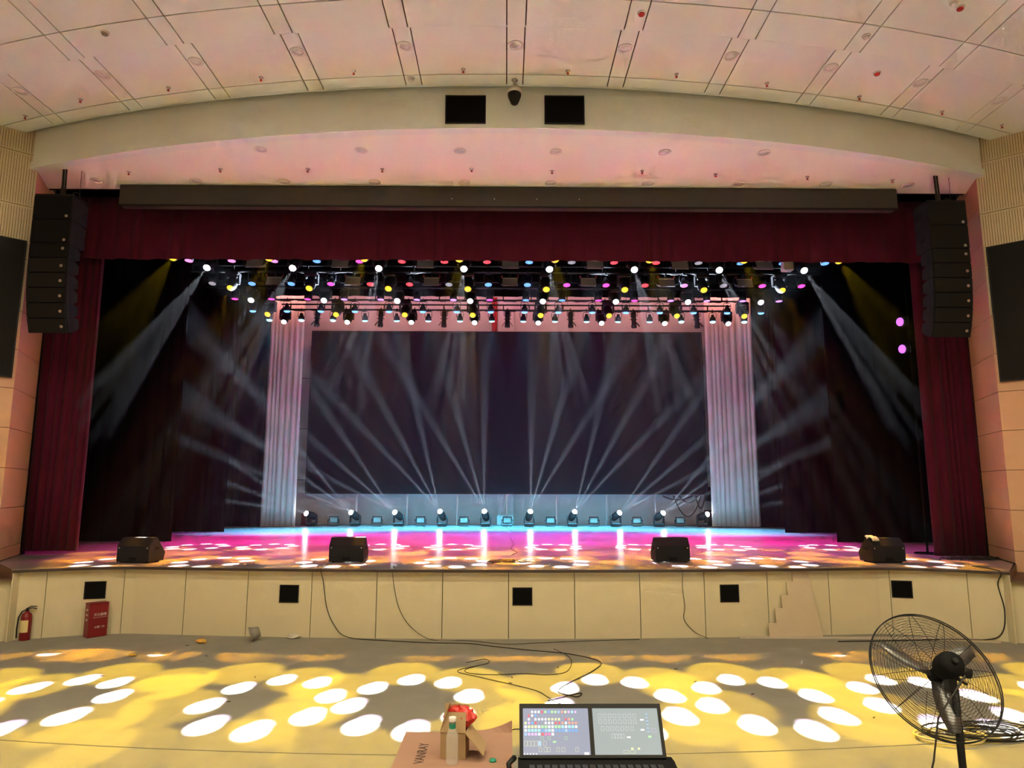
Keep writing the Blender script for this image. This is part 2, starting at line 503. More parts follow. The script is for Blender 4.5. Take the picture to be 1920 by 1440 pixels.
hd = struct('wall_proscenium')
ob('header_band', slab(lambda x: 10.9 + sag(x), lambda x: 11.1 + sag(x), -9.02, 9.17, 48, 8.45, 9.6), M['header'], hd)
ob('header_soffit', slab(lambda x: 10.92 + sag(x), lambda x: 13.42, -9.35, 9.5, 48, 8.451, 8.6), M['soffit'], hd)
ob('header_back', MB().box(-13, 13, 13.42, 13.6, 8.5, 12.2), M['black'], hd)
for sgn, E in ((-1, LE), (1, RE)):
    x0, x1 = sorted((E[0] + sgn * 0.0, sgn * 12.6))
    ob('wing_wall', MB().box(x0, x1, 14.15, 14.3, 0, 12.2), M['black'], hd)

# stage house
sh = struct('wall_stage')
ob('rear_wall', MB().box(-12.6, 12.6, 25.8, 26.0, S, 12.2), M['plaster'], sh)
ob('pilaster', MB().box(-0.32, 0.28, 25.6, 25.8, S, 12.2), M['plaster'], sh)
ob('side_wall', MB().box(-12.7, -12.5, 14.1, 26, 0, 12.2), M['black'], sh)
ob('side_wall', MB().box(12.5, 12.7, 14.1, 26, 0, 12.2), M['black'], sh)
ob('loft_ceiling', MB().box(-12.7, 12.7, 13.5, 26, 12.2, 12.4), M['black'], sh)
for z in (2.72, 4.6, 6.5):
    ob('wall_joint', MB().box(-9, -7.05, 25.794, 25.801, z, z + 0.02), M['gap'], sh)

# ------------------------------------------------------------------ drapes
def drape(x0, x1, y, z0, z1, amp, lam, seed, nz=5, hem=0.0, th=0.012, gather=0.0):
    rnd = random.Random(seed)
    # irregular folds: fold widths vary
    edges = [0.0]
    while edges[-1] < x1 - x0: edges.append(edges[-1] + lam * rnd.uniform(0.6, 1.5))
    edges[-1] = x1 - x0
    xs, offs = [], []
    for a, b in zip(edges[:-1], edges[1:]):
        A = amp * rnd.uniform(0.6, 1.3)
        for k in range(8):
            t = k / 8
            xs.append(x0 + a + (b - a) * t); offs.append(-A * (math.sin(math.pi * t) ** 0.8) )
    xs.append(x1); offs.append(0)
    n = len(xs)
    ph = [rnd.uniform(0, 6.28) for _ in range(3)]
    b = MB(); rings = []
    for k in range(nz + 1):
        u = k / nz
        z = z0 + (z1 - z0) * u
        fr, bk = [], []
        for i in range(n):
            sway = amp * 0.35 * math.sin(xs[i] * 3.1 + u * 2.2 + ph[0]) * (1 - u)
            zz = z + (hem * math.sin(xs[i] * 9 + ph[1]) if k == 0 else 0)
            m = 0.75 + 0.25 * (1 - u)
            xx = xs[i] + amp * 0.25 * math.sin(u * 2 + xs[i] * 5 + ph[2]) * (1 - u) if 0 < i < n - 1 else xs[i]
            fr.append((xx, y + offs[i] * m + sway, zz)); bk.append((xx, y + offs[i] * m + sway + th, zz))
        rings.append(fr + bk[::-1])
    return b.loft(rings, True, True)

tag(ob('stage_curtain', drape(-9.75, -8.53, 14.22, 1.21, 8.3, 0.10, 0.16, 1), M['red']), 'crimson velvet side curtain hanging at the left of the stage opening', 'curtain', 'crimson side curtains')
tag(ob('stage_curtain', drape(8.62, 9.76, 14.22, 1.135, 8.3, 0.10, 0.16, 2), M['red']), 'crimson velvet side curtain hanging at the right of the stage opening', 'curtain', 'crimson side curtains')
tag(ob('curtain_valance', drape(-9.4, 9.5, 13.95, 7.15, 8.5, 0.05, 0.30, 3, nz=3, hem=0.008), M['red']), 'wide crimson velvet valance across the top of the stage', 'curtain valance')
for sgn, lr in ((-1, 'left'), (1, 'right')):
    for i, (Y, x) in enumerate(((17.65, 8.3), (21.35, 8.47), (24.35, 8.42 if sgn < 0 else 8.84))):
        a, b = sorted((sgn * x, sgn * 12.3))
        nm = ['nearest the audience', 'second from the front', 'rearmost, beside the pale curtain'][i]
        tag(ob('wing_drape', drape(a, b, Y, S + 0.004, 11.5, 0.06, 0.3, 20 + i), M['velvet']), f'black wing drape on the {lr} of the stage, {nm}', 'drape', 'black wing drapes')
tag(ob('border_drape', drape(-12, 12, 19.85, 8.03, 11.6, 0.04, 0.4, 31, nz=2, hem=0.01), M['velvet']), 'black overhead border drape hanging between the lighting battens', 'drape')
tag(ob('border_drape', drape(-12, 12, 23.3, 9.25, 11.6, 0.04, 0.4, 32, nz=2, hem=0.01), M['velvet']), 'black overhead border drape above the video wall', 'drape')
tag(ob('pale_curtain', drape(-8.40, -7.2, 24.2, S + 0.005, 9.6, 0.09, 0.17, 41), M['white_curtain']), 'pale pleated curtain left of the video wall', 'curtain', 'pale curtains')
tag(ob('pale_curtain', drape(7.1, 8.78, 24.2, S + 0.03, 9.6, 0.09, 0.19, 42), M['white_curtain']), 'pale pleated curtain right of the video wall', 'curtain', 'pale curtains')

# roller-screen housing under the header
t = thing('screen_housing', 'long dark grey screen housing hanging under the pink soffit', 'screen housing', (0, 13.3, 8.44))
ob('housing_body', MB().bbox(-7.73, 7.86, -0.12, 0.12, -0.42, 0.0, 0.012), M['housing'], t)
ob('bottom_lip', MB().box(-7.73, 7.86, -0.135, -0.1, -0.445, -0.415), M['frame'], t)
for x in (-1.1, -0.25, 0.6, 1.45):
    ob('bolt', MB().cyl((x, -0.121, -0.26), (x, -0.128, -0.26), 0.012, n=8), M['chrome'], t)

# ------------------------------------------------------------------ video wall
t = thing('video_wall', 'large dark video wall centred at the back of the stage', 'video wall', (0, 25.2, S))
vx0, vx1, vz0, vz1 = -7.15, 7.22, 1.15, 7.02
ob('screen_face', MB().box(vx0, vx1, 0, 0.08, vz0, vz1), M['screen_off'], t)
ob('frame', MB().box(vx0 - .05, vx0, -.02, .12, vz0 - .05, vz1 + .05).box(vx1, vx1 + .05, -.02, .12, vz0 - .05, vz1 + .05).box(vx0, vx1, -.02, .12, vz1, vz1 + .05).box(vx0, vx1, -.02, .12, vz0 - .05, vz0), M['frame'], t)
for x in (-5.33, -3.53, -1.75, 0.03, 1.82, 3.6, 5.37, 7.1):
    ob('support_post', MB().box(x - .025, x + .025, 0.02, 0.07, 0, vz0 - .05), M['chrome'], t)
tag(ob('power_box', MB().bbox(7.22, 7.75, 25.15, 25.5, 2.0, 2.5, .02), M['frame']), 'black power box hanging at the lower right corner of the video wall', 'box')
c = MB()
for x0, x1, dp in ((5.6, 6.7, .16), (6.2, 6.9, .25), (6.0, 7.0, .75), (6.8, 7.15, .45)):
    c.tube([(x0 + (x1 - x0) * i / 10, 25.12, 2.2 - dp * (1 - (2 * i / 10 - 1) ** 2)) for i in range(11)], 0.02, 5)
tag(ob('cable_loop', c, M['cable']), 'black cable loops drooping under the right end of the video wall', 'cable')
tag(ob('hung_cloth', drape(-0.55, -0.35, 25.55, 8.2, 9.6, .03, .1, 77), M['redcloth']), 'narrow red cloth hanging above the middle of the video wall', 'cloth')
t = thing('floor_cabinet', 'small dark red cabinet on the stage beside the left pale curtain', 'cabinet', (-7.0, 24.9, S))
ob('body', MB().box(-.2, .1, 0, .3, 0.02, .42), M['maroonbox'], t); ob('door', MB().box(-.19, .09, -.015, 0, .03, .41), M['maroonbox'], t)
t = thing('equipment_case', 'dark equipment case on the stage beside the right pale curtain', 'case', (7.24, 24.78, S))
ob('body', MB().bbox(-.15, .35, 0, .35, 0, .5, .015), M['plastic'], t); ob('lid', MB().bbox(-.155, .355, -.005, .355, .5, .56, .012), M['frame'], t)

# ------------------------------------------------------------------ battens
BY = [14.6, 16.3, 17.7, 19.2, 20.6, 22.1]
BNAME = ['frontmost', 'second', 'third', 'fourth', 'fifth', 'rearmost']
for i, Y in enumerate(BY):
    z = [7.95, 8.1, 8.1, 8.11, 8.13, 8.21][i]
    dz = [.16, .16, .16, .17, .15, .17][i]
    t = thing('lighting_batten', f'black twin-pipe lighting batten, {BNAME[i]} row above the stage', 'lighting batten', (0, Y, z), group='lighting battens')
    w = 8.6 if i < 4 else 7.35
    ob('pipe', MB().cyl((-w, 0, 0), (w, 0, 0), 0.026, n=8), M['pipe'], t)
    ob('pipe', MB().cyl((-w, 0, dz), (w, 0, dz), 0.026, n=8), M['pipe'], t)
    k = 0
    x = -w + 0.3
    while x < w:
        ob('tie', MB().box(x - .018, x + .018, -.018, .018, 0, dz), M['pipe'], t); x += 0.85 if k % 2 else 1.1; k += 1
    for x in (-6, -2, 2, 6):
        ob('hoist_wire', MB().cyl((x, 0, dz), (x, 0, 11.9 - z), 0.006, n=4), M['pipe'], t)
    # power bundle taped along the pipe
    b = MB().tube([(-w + 0.1 * i2, 0.03, -.02 + .012 * math.sin(i2 * .9) + .01 * math.sin(i2 * 2.3)) for i2 in range(int(2 * w / .1))], 0.016, 5)
    ob('cable_run', b, M['cable'], t)

# ------------------------------------------------------------------ fixtures: shared meshes
def head_mesh():
    b = MB()
    b.lathe([(0.06, 0.20), (0.11, 0.18), (0.135, 0.10), (0.14, 0.0), (0.135, -0.12), (0.115, -0.20), (0.105, -0.235), (0.092, -0.238)], 16)
    return b.mesh('head')
HM = {}
HM['head'] = head_mesh()
HM['lens'] = MB().lathe([(0.088, -0.241), (0.084, -0.252), (0.05, -0.262), (0.004, -0.266)], 16).mesh('lens')
HM['dome'] = MB().lathe([(0.092, -0.236), (0.092, -0.262), (0.078, -0.295), (0.05, -0.318), (0.004, -0.326)], 16).mesh('lens')
HM['base'] = MB().bbox(-.17, .17, -.14, .14, -.055, .055, .02).mesh('base')
HM['arm'] = MB().loft([[(-.022, -.07, .0), (.022, -.07, .0), (.022, .07, .0), (-.022, .07, .0)], [(-.022, -.06, -.18), (.022, -.06, -.18), (.022, .06, -.18), (-.022, .06, -.18)], [(-.022, -.03, -.25), (.022, -.03, -.25), (.022, .03, -.25), (-.022, .03, -.25)]], True).mesh('arm')
HM['clamp'] = MB().box(-.02, .02, -.035, .035, -.03, .05).cyl((0, 0, .05), (0, 0, .09), .012, n=6).mesh('clamp')
HM['handle'] = MB().tube([(-.07, 0, 0), (-.06, 0, .05), (.06, 0, .05), (.07, 0, 0)], .008, 5).mesh('handle')
for m in ('head', 'base', 'arm', 'clamp', 'handle'): HM[m].materials.append(M['fix'])

def moving_head(name, label, group, loc, pipe_z, d, lens_m, data, scale=1.0, xh=(1, 0, 0), on_floor=False):
    t = thing(name, label, 'stage light', loc, 0, group)
    q = aim_q(d, xh)
    if on_floor:
        ob('base', HM['base'], M['fix'], t, (0, 0, .07))
        for sx in (-1, 1):
            o = ob('arm', HM['arm'], M['fix'], t, (sx * .165, 0, .10), (math.pi, 0, 0)); o.scale = (1, 1, 1.1)
        pz = .36
    else:
        top = pipe_z - loc[2]
        ob('clamp', HM['clamp'], M['fix'], t, (-.09, 0, top - .03))
        ob('clamp', HM['clamp'], M['fix'], t, (.09, 0, top - .03))
        ob('base', HM['base'], M['fix'], t, (0, 0, top - .11)).scale = (scale, scale, 1)
        for sx in (-1, 1):
            o = ob('arm', HM['arm'], M['fix'], t, (sx * .165 * scale, 0, top - .15))
            o.scale = (1, 1, max(.6, (top - .15 + 0.03) / .22))
        pz = 0
    h = ob('head', HM['head'], M['fix'], t, (0, 0, pz), q); h.scale = (scale,) * 3
    ob('lens', HM['dome' if on_floor else 'lens'], lens_m, h)
    dv = Vector(d).normalized()
    if data: lamp(data, t, Vector((0, 0, pz)) + dv * ((.35 if on_floor else .285) * scale), q)
    return t

# LED par
ledb = MB()
for r, n in ((0, 1), (.038, 6), (.075, 11)):
    for k in range(n):
        a = 2 * math.pi * k / n + r * 20
        x, y = r * math.cos(a), r * math.sin(a)
        ledb.add([(x + .017 * math.cos(j * math.pi / 4), y + .017 * math.sin(j * math.pi / 4), -.112) for j in range(8)], [tuple(reversed(range(8)))])
HM['led'] = ledb.mesh('led_cluster')
HM['parlens'] = MB().lathe([(.093, -.108), (.091, -.128), (.06, -.15), (.004, -.158)], 16).mesh('lens')
HM['par'] = MB().lathe([(.03, .13), (.045, .12), (.06, .05), (.085, .02), (.1, -.02), (.1, -.108), (.094, -.108), (.09, -.10), (.004, -.10)], 16).mesh('body')
HM['yoke'] = MB().tube([(-.11, 0, -.02), (-.115, 0, .12), (-.09, 0, .17), (.09, 0, .17), (.115, 0, .12), (.11, 0, -.02)], .010, 5).mesh('yoke')
for m in ('yoke',): HM[m].materials.append(M['fixb'])
HM['par'].materials.append(M['fixb'])
PARL = {}
def par_light(col, e, ang):
    k = (col, e, ang)
    if k not in PARL:
        l = bpy.data.lights.new('par_' + str(len(PARL)), 'SPOT')
        l.energy = e; l.color = col; l.spot_size = R(ang); l.spot_blend = 0.7; l.shadow_soft_size = 0.09
        PARL[k] = l
    return PARL[k]
def led_par(label, loc, pipe_z, d, lens_m, data, solid):
    t = thing('led_par', label, 'stage light', loc, 0, 'LED par lights')
    q = aim_q(d)
    ob('clamp', HM['clamp'], M['fixb'], t, (0, 0, pipe_z - loc[2] - .03))
    top = pipe_z - loc[2] - .06
    ob('yoke', HM['yoke'], M['fixb'], t, (0, 0, top - .17))
    b = ob('body', HM['par'], M['fixb'], t, (0, 0, top - .19), q)
    ob('lens' if solid else 'led_cluster', HM['parlens'] if solid else HM['led'], lens_m, b)
    if data: lamp(data, t, Vector((0, 0, top - .19)) + Vector(d).normalized() * .18, q)
    return t

CW = {'white': 'white', 'pink': 'pink', 'magenta': 'magenta', 'red': 'red', 'blue': 'blue', 'violet': 'violet', 'cyan': 'pale cyan', 'pale': 'dim white'}
rows = [
  (1, ['pink', 'pink', 'pink', 'blue', 'magenta', 'red', 'red', 'red', 'blue', 'pale', 'red', 'red', 'pale', 'blue', 'blue', 'blue']),
  (2, ['pale', 'blue', 'blue', 'magenta', 'red', 'red', 'pale', 'blue', 'blue', 'magenta', 'magenta', 'red', 'pink', 'pale', 'magenta', 'magenta']),
  (3, ['magenta', 'magenta', 'magenta', 'violet', 'violet', 'violet', 'violet', 'magenta', 'blue', 'blue', 'magenta', 'magenta', 'violet', 'violet', 'violet', 'violet']),
  (4, ['blue'] * 16), (5, ['cyan'] * 16)]
LIT = {'pink': (1, .10, .42), 'magenta': (1, .02, .40), 'red': (1, .03, .10), 'blue': (.10, .30, 1), 'violet': (.55, .06, 1), 'cyan': (.10, .72, 1), 'pale': (.9, .8, .9)}
EPAR = {1: 50, 2: 260, 3: 480, 4: 360, 5: 1050}
for bi, cols in rows:
    Y = BY[bi]; pz = [7.95, 8.1, 8.1, 8.11, 8.13, 8.21][bi]
    for i, c in enumerate(cols):
        x = -7.72 + 1.034 * i
        sp = [0, .0, .0, .02, .02, .03][bi]
        z = 7.98 if bi < 4 else (7.97 if bi == 4 else 8.03)
        low = {1: .0, 2: .0, 3: .0, 4: .0, 5: .0}[bi]
        d = (0.03 * math.sin(i * 2.1), {1: -.16, 2: -.30, 3: -.05, 4: .10, 5: .22 if 2 < i < 13 else -.05}[bi], -1)
        lit = {3: (1, .01, .42) if c != 'blue' else (.6, .03, .9), 2: LIT[c] if c not in ('blue', 'pale') else (.9, .03, .35), 4: (.32, .12, 1), 5: (.08, .66, 1)}.get(bi, LIT[c])
        led_par(f'{CW[c]} LED par light, {od(i, 16)} on the {BNAME[bi]} batten', (x, Y, z), pz if bi > 1 else 8.26, d, LENS[c], par_light(lit, EPAR[bi], 40 if bi > 3 else 50), bi >= 4)

# white and yellow moving heads
TW = [-7.3, -5.35, -2.75, -1.1, 1.3, 3.05, 5.0, 7.2]
for ri, (bi, ty, tz) in enumerate(((1, 8.55, 0), (3, 12.95, S), (5, 16.2, S))):
    Y = BY[bi]
    for i in range(8):
        x = -7.21 + 2.06 * i
        zc = [7.84, 7.84, 7.92][ri]
        tx = TW[i] if ri == 0 else x + 0.25 * math.sin(i * 2.7 + ri)
        d = Vector((tx - x, ty - Y, tz - zc))
        moving_head('moving_head', f'white moving head light, {od(i, 8)} on the {BNAME[bi]} batten', 'white moving heads', (x, Y, zc), [0, 8.12, 0, 8.13, 0, 8.23][bi], d, LENS['white'], L_WHITE if ri == 0 else L_WHITE_ST, 0.92)
for ri, (bi, ty, tz) in enumerate(((0, 8.5, 0), (2, 12.9, S), (4, 14.6, S))):
    Y = BY[bi]
    for i in range(8):
        x = -7.2 + 2.06 * i
        zc = [7.55, 7.79, 7.80][ri]
        tx = x * 1.02 + 0.3 * math.sin(i * 1.9 + ri * 2)
        d = Vector((tx - x, ty - Y, tz - zc))
        moving_head('wash_head', f'yellow lit moving head light, {od(i, 8)} on the {BNAME[bi]} batten', 'yellow moving heads', (x, Y, zc), [7.96, 0, 8.11, 0, 8.14][bi], d, LENS['yellow'], L_YEL if ri == 0 else L_YEL_ST, 1.0)

# soft panels with barn doors
HM['softbody'] = MB().bbox(-.24, .24, -.03, .09, -.10, .12, .02).mesh('body')
HM['softplate'] = MB().add([(-.20, -.035, .06), (.20, -.035, .06), (.20, -.13, -.16), (-.20, -.13, -.16), (-.20, -.028, .06), (.20, -.028, .06), (.20, -.12, -.165), (-.20, -.12, -.165)],
                           [(3, 2, 1, 0), (4, 5, 6, 7), (0, 1, 5, 4), (1, 2, 6, 5), (2, 3, 7, 6), (3, 0, 4, 7)]).mesh('front_plate')
HM['door'] = MB().add([(0, -.03, .08), (0, -.14, -.12), (.10, -.16, -.10), (.10, -.05, .10), (0, -.02, .08), (0, -.13, -.125), (.10, -.15, -.105), (.10, -.04, .10)],
                      [(0, 1, 2, 3), (7, 6, 5, 4), (0, 4, 5, 1), (1, 5, 6, 2), (2, 6, 7, 3), (3, 7, 4, 0)]).mesh('barn_door')
HM['knob'] = MB().cyl((0, 0, 0), (0, 0, .06), .022, .018, 8).mesh('knob')
HM['edge'] = MB().box(-.2, .2, -.045, -.03, .06, .075).mesh('top_edge')
for bi, n in ((1, 7), (2, 7)):
    for i in range(n):
        x = 0.09 + 2.06 * (i - 3)
        t = thing('soft_panel_light', f'grey flat panel stage light with barn doors, {od(i, n)} on the {BNAME[bi]} batten', 'stage light', (x, BY[bi] - .02, 7.87 if bi == 1 else 7.85), 0, 'flat panel stage lights')
        ob('body', HM['softbody'], M['fix'], t); ob('front_plate', HM['softplate'], M['softplate'], t); ob('top_edge', HM['edge'], M['white'], t)
        for sx in (-1, 1):
            o = ob('barn_door', HM['door'], M['fix'], t, (sx * .205, 0, 0)); o.scale = (sx, 1, 1)
            ob('knob', HM['knob'], M['redplastic'], t, (sx * .21, -.03, .09))
        ob('clamp', HM['clamp'], M['fix'], t, (0, .02, .16))

# profile spots with flared doors, rearmost batten
HM['prof'] = MB().lathe([(.05, .22), (.085, .21), (.09, .05), (.075, .02), (.075, -.16), (.085, -.18), (.085, -.30), (.07, -.30)], 12).mesh('body')
HM['fin'] = MB().add([(.07, -.02, .0), (.13, -.02, -.02), (.07, -.02, -.04), (.07, .02, .0), (.13, .02, -.02), (.07, .02, -.04)], [(0, 1, 2), (5, 4, 3), (0, 3, 4, 1), (1, 4, 5, 2), (2, 5, 3, 0)]).mesh('fin')
HM['flap'] = MB().add([(.075, -.06, -.12), (.075, .06, -.12), (.17, .06, -.26), (.17, -.06, -.26), (.083, -.06, -.12), (.083, .06, -.12), (.178, .06, -.256), (.178, -.06, -.256)], [(0, 1, 2, 3), (7, 6, 5, 4), (0, 4, 5, 1), (1, 5, 6, 2), (2, 6, 7, 3), (3, 7, 4, 0)]).mesh('barn_door')
for i in range(7):
    x = 0.03 + 2.06 * (i - 3)
    t = thing('profile_spot', f'unlit black profile spotlight with flared barn doors, {od(i, 7)} on the rearmost batten', 'stage light', (x, 22.02, 7.92), 0, 'unlit profile spotlights')
    tilt = (0.06 * (3 - i) / 3)
    b = ob('body', HM['prof'], M['fix'], t, (0, 0, 0), (0.05, tilt, 0))
    for sx in (-1, 1):
        o = ob('barn_door', HM['flap'], M['fix'], b); o.scale = (sx * (1 if sx * (3 - i) <= 0 or i == 3 else .55), 1, 1)
        o = ob('fin', HM['fin'], M['fix'], b); o.scale = (sx, 1, 1)
    ob('yoke', HM['yoke'], M['fix'], t, (0, 0, .09)); ob('clamp', HM['clamp'], M['fix'], t, (0, .05, .27))

tag(ob('hung_box', MB().bbox(6.62, 6.86, 15.9, 16.1, 7.62, 7.86, .015), M['white']), 'small white box hanging among the lamps at the upper right of the stage', 'box')

# side lights on the right stage tower
for k, z in enumerate((6.05, 5.45)):
    t = thing('side_light', f'violet side light at the right curtain edge, {"upper" if k == 0 else "lower"} one', 'stage light', (8.64, 14.62, z), 0, 'violet side lights')
    q = aim_q((-1, -.25, -.1))
    b = ob('body', HM['par'], M['fixb'], t, (0, 0, 0), q); ob('lens', HM['parlens'], LENS['side'], b); ob('yoke', HM['yoke'], M['fixb'], t, (0.02, 0, -.08), (0, 0, math.pi / 2))
t = thing('light_tower', 'slim pole carrying the violet side lights behind the right curtain', 'light tower', (8.72, 14.66, S))
ob('pole', MB().cyl((0.03, .0, 0.02), (0.03, 0, 5.8), .024, n=8), M['matte'], t); ob('base_plate', MB().cyl((0.03, 0, 0), (0.03, 0, .02), .25, n=16), M['matte'], t)

# added unseen bars brightening the wall above the screen and pale curtains
cyl_ = bpy.data.lights.new('added_wash_lamp', 'AREA'); cyl_.shape = 'RECTANGLE'; cyl_.size = 2.2; cyl_.size_y = .15; cyl_.energy = 6.5; cyl_.color = (1.0, .40, .36)
for i in range(7):
    x = -7.8 + 2.6 * i
    t = thing('added_wash_bar', f'unseen pink wash bar added above the video wall behind the border drape, {od(i, 7)}', 'stage light', (x, 23.6, 9.9), 0, 'added pink wash bars')
    q = aim_q((0, 1.0, -.9))
    ob('housing', MB().bbox(-1.15, 1.15, -.1, .1, 0.02, .16, .01), M['fix'], t, None, q); ob('lens_strip', MB().box(-1.1, 1.1, -.07, .07, .005, .02), LENS['pink'], t, None, q)
    lamp(cyl_, t, (0, .02, -.02), q)

# ------------------------------------------------------------------ floor fixtures at the back of the stage
TH = [28, 44, 47, 66, 76]
for i in range(10):
    x = -6.72 + 1.505 * i
    j = i if i < 5 else 9 - i
    s = -1 if i < 5 else 1
    a = R(TH[j])
    d = Vector((s * math.cos(a), -.95, math.sin(a)))
    moving_head('beam_head', f'lit moving head on the stage floor below the video wall, {od(i, 10)} of ten', 'floor moving heads', (x, 24.5, S), 0, d, LENS['beam'], L_FLOOR, 0.92, xh=(math.sin(a), 0, -s * math.cos(a)), on_floor=True)
HM['bframe'] = MB().box(-.16, .16, -.01, .05, .10, .12).box(-.16, .16, -.01, .05, .32, .34).box(-.16, -.14, -.01, .05, .12, .32).box(.14, .16, -.01, .05, .12, .32).box(-.14, .14, .03, .05, .12, .32).mesh('frame')
HM['bstrip'] = MB().box(-.125, .125, .005, .02, 0, .024).mesh('light_strip')
HM['bstand'] = MB().tube([(-.19, 0, .22), (-.19, 0, .06), (-.13, 0, .012), (.13, 0, .012), (.19, 0, .06), (.19, 0, .22)], .012, 5).box(-.2, -.16, -.02, .02, .2, .24).box(.16, .2, -.02, .02, .2, .24).mesh('bracket')
for i in range(9):
    x = -5.97 + 1.505 * i
    t = thing('blinder_panel', f'small black blinder panel on the stage floor, {od(i, 9)} of nine', 'stage light', (x, 24.52, S), 0, 'floor blinder panels')
    ob('frame', HM['bframe'], M['fix'], t); ob('bracket', HM['bstand'], M['fix'], t)
    for k in range(5): ob('light_strip', HM['bstrip'], M['strip'], t, (0, 0, .135 + .036 * k))
c = MB().tube([(-6.7 + .14 * i, 24.95 + .05 * math.sin(i * 1.3) , S + .012 + .01 * abs(math.sin(i * .7))) for i in range(97)], .012, 5)
tag(ob('floor_cable', c, M['cable']), 'black power cable linking the lamps along the back of the stage floor', 'cable')

# ------------------------------------------------------------------ haze in the stage house
hz = MB().prism([(-8.8, 12.3), (8.9, 12.3), (8.9, 14.35), (12.2, 14.35), (12.2, 25.15), (-12.2, 25.15), (-12.2, 14.35), (-8.8, 14.35)], S + .02, 8.0)
m = bpy.data.materials.new('stage_haze'); m.use_nodes = True
nt = m.node_tree; nt.nodes.remove(nt.nodes['Principled BSDF'])
vs = nt.nodes.new('ShaderNodeVolumeScatter'); vs.inputs['Color'].default_value = (.9, .95, 1, 1); vs.inputs['Density'].default_value = HAZE; vs.inputs['Anisotropy'].default_value = 0.25
nt.links.new(vs.outputs[0], nt.nodes['Material Output'].inputs['Volume'])
m.cycles.homogeneous_volume = True
o = ob('haze', hz, m, kind='stuff'); tag(o, 'thin theatrical haze filling the stage and showing the light beams', 'haze')

# ------------------------------------------------------------------ fill lamps added in the hall ceiling behind the camera, out of view
hl = bpy.data.lights.new('fill_lamp', 'AREA'); hl.shape = 'DISK'; hl.size = 0.3; hl.energy = E_FILL; hl.color = (1.0, .87, .58)
M['lit'] = mat('fill_diffuser', (.8, .8, .8), emit=(1, .86, .68), estr=8)
for k, (x, y) in enumerate([(sx, yy) for yy in (4.0, -1, -6) for sx in SX[2:11:2]]):
    t = thing('fill_light', 'round fill downlight added in the hall ceiling behind the desk, out of view', 'ceiling light', (x, y, ZN), 0, 'added fill downlights')
    ob('rim', MB().lathe([(.17, .0), (.19, -.015), (.15, -.02), (.15, 0)], 20), M['lightrim'], t); ob('diffuser', MB().cyl((0, 0, -.005), (0, 0, -.012), .15, n=20), M['lit'], t)
    lamp(hl, t, (0, 0, -.03), Quaternion((1, 0, 0, 0)))

# ------------------------------------------------------------------ line arrays
def line_array(label, x, y, mir, group):
    t = thing('line_array', label, 'loudspeaker', (x, y, 7.86), 0, group)
    zt = 0.0
    ob('rigging_frame', MB().box(-.36, .36, .02, .5, -.035, 0).box(-.05, .05, .1, .42, 0, .04), M['frame'], t)
    hs = [.46, .46, .28, .28, .28, .28, .28, .28]
    tl = [0, 0, 0, 2, 4, 8, 13, 19]
    z = -.04; yy = 0.0
    for k, h in enumerate(hs):
        big = k < 2
        rot = Matrix.Translation((0, yy, z)) @ Matrix.Rotation(R(tl[k]), 4, 'X')
        w, dp = (.36, .50) if big else (.355, .40)
        hh = h - .008
        b = MB()
        # trapezoid cabinet, narrower to the back
        ins = 0.02 if big else .055
        b.loft([[(-w, .03, 0), (w, .03, 0), (w, dp * .55, -.0), (w * .96, dp, -ins), (-w * .96, dp, -ins), (-w, dp * .55, 0)],
                [(-w, .03, -hh), (w, .03, -hh), (w, dp * .55, -hh), (w * .96, dp, -hh + ins), (-w * .96, dp, -hh + ins), (-w, dp * .55, -hh)]], True)
        c = ob('cabinet', b, M['cab'], t); c.matrix_local = rot
        ob('grille', MB().box(-w + .008, w - .008, 0, .03, -hh + .008, -.008), M['grille'], c)
        ob('badge', MB().cyl((w - .09 if not mir else w - .09, -.001, -hh + (.055 if big else hh * .45 if k > 2 else .17)), (w - .09, -.006, -hh + (.055 if big else hh * .45 if k > 2 else .17)), .028, n=12), M['chrome'], c)
        if big:
            sx = 1 if not mir else -1
            ob('side_handle', MB().box(sx * w - .004, sx * w + .004, .2, .34, -hh * .5 - .03, -hh * .5 + .03), M['frame'], c)
        else:
            for sx in (-1, 1): ob('rigging_plate', MB().box(sx * w - .012 * (sx < 0), sx * w + .012 * (sx > 0), .04, .07, -hh + .02, -.02), M['frame'], c)
        dv = rot @ Vector((0, 0, -h))
        yy, z = dv.y, dv.z
    # hoist and cables
    ob('hoist_chain', MB().box(-.035, .035, .22, .28, .04, .22).cyl((-.02, .25, .22), (-.03, .25, .59), .02, n=6).cyl((.03, .25, .22), (.02, .25, .59), .018, n=6), M['cable'], t)
    ob('safety_cable', MB().tube([(.1, .3, 0), (.12, .3, .1), (.2, .3, .16), (.28, .3, .12), (.3, .3, .0)], .008, 5).cyl((.28, .3, .1), (.28, .3, .58), .004, n=4), M['cable'], t)
    return t
line_array('black line array loudspeaker hanging at the left of the proscenium', -8.42, 12.30, False, 'hanging line arrays')
line_array('black line array loudspeaker hanging at the right of the proscenium', 8.30, 12.36, True, 'hanging line arrays')

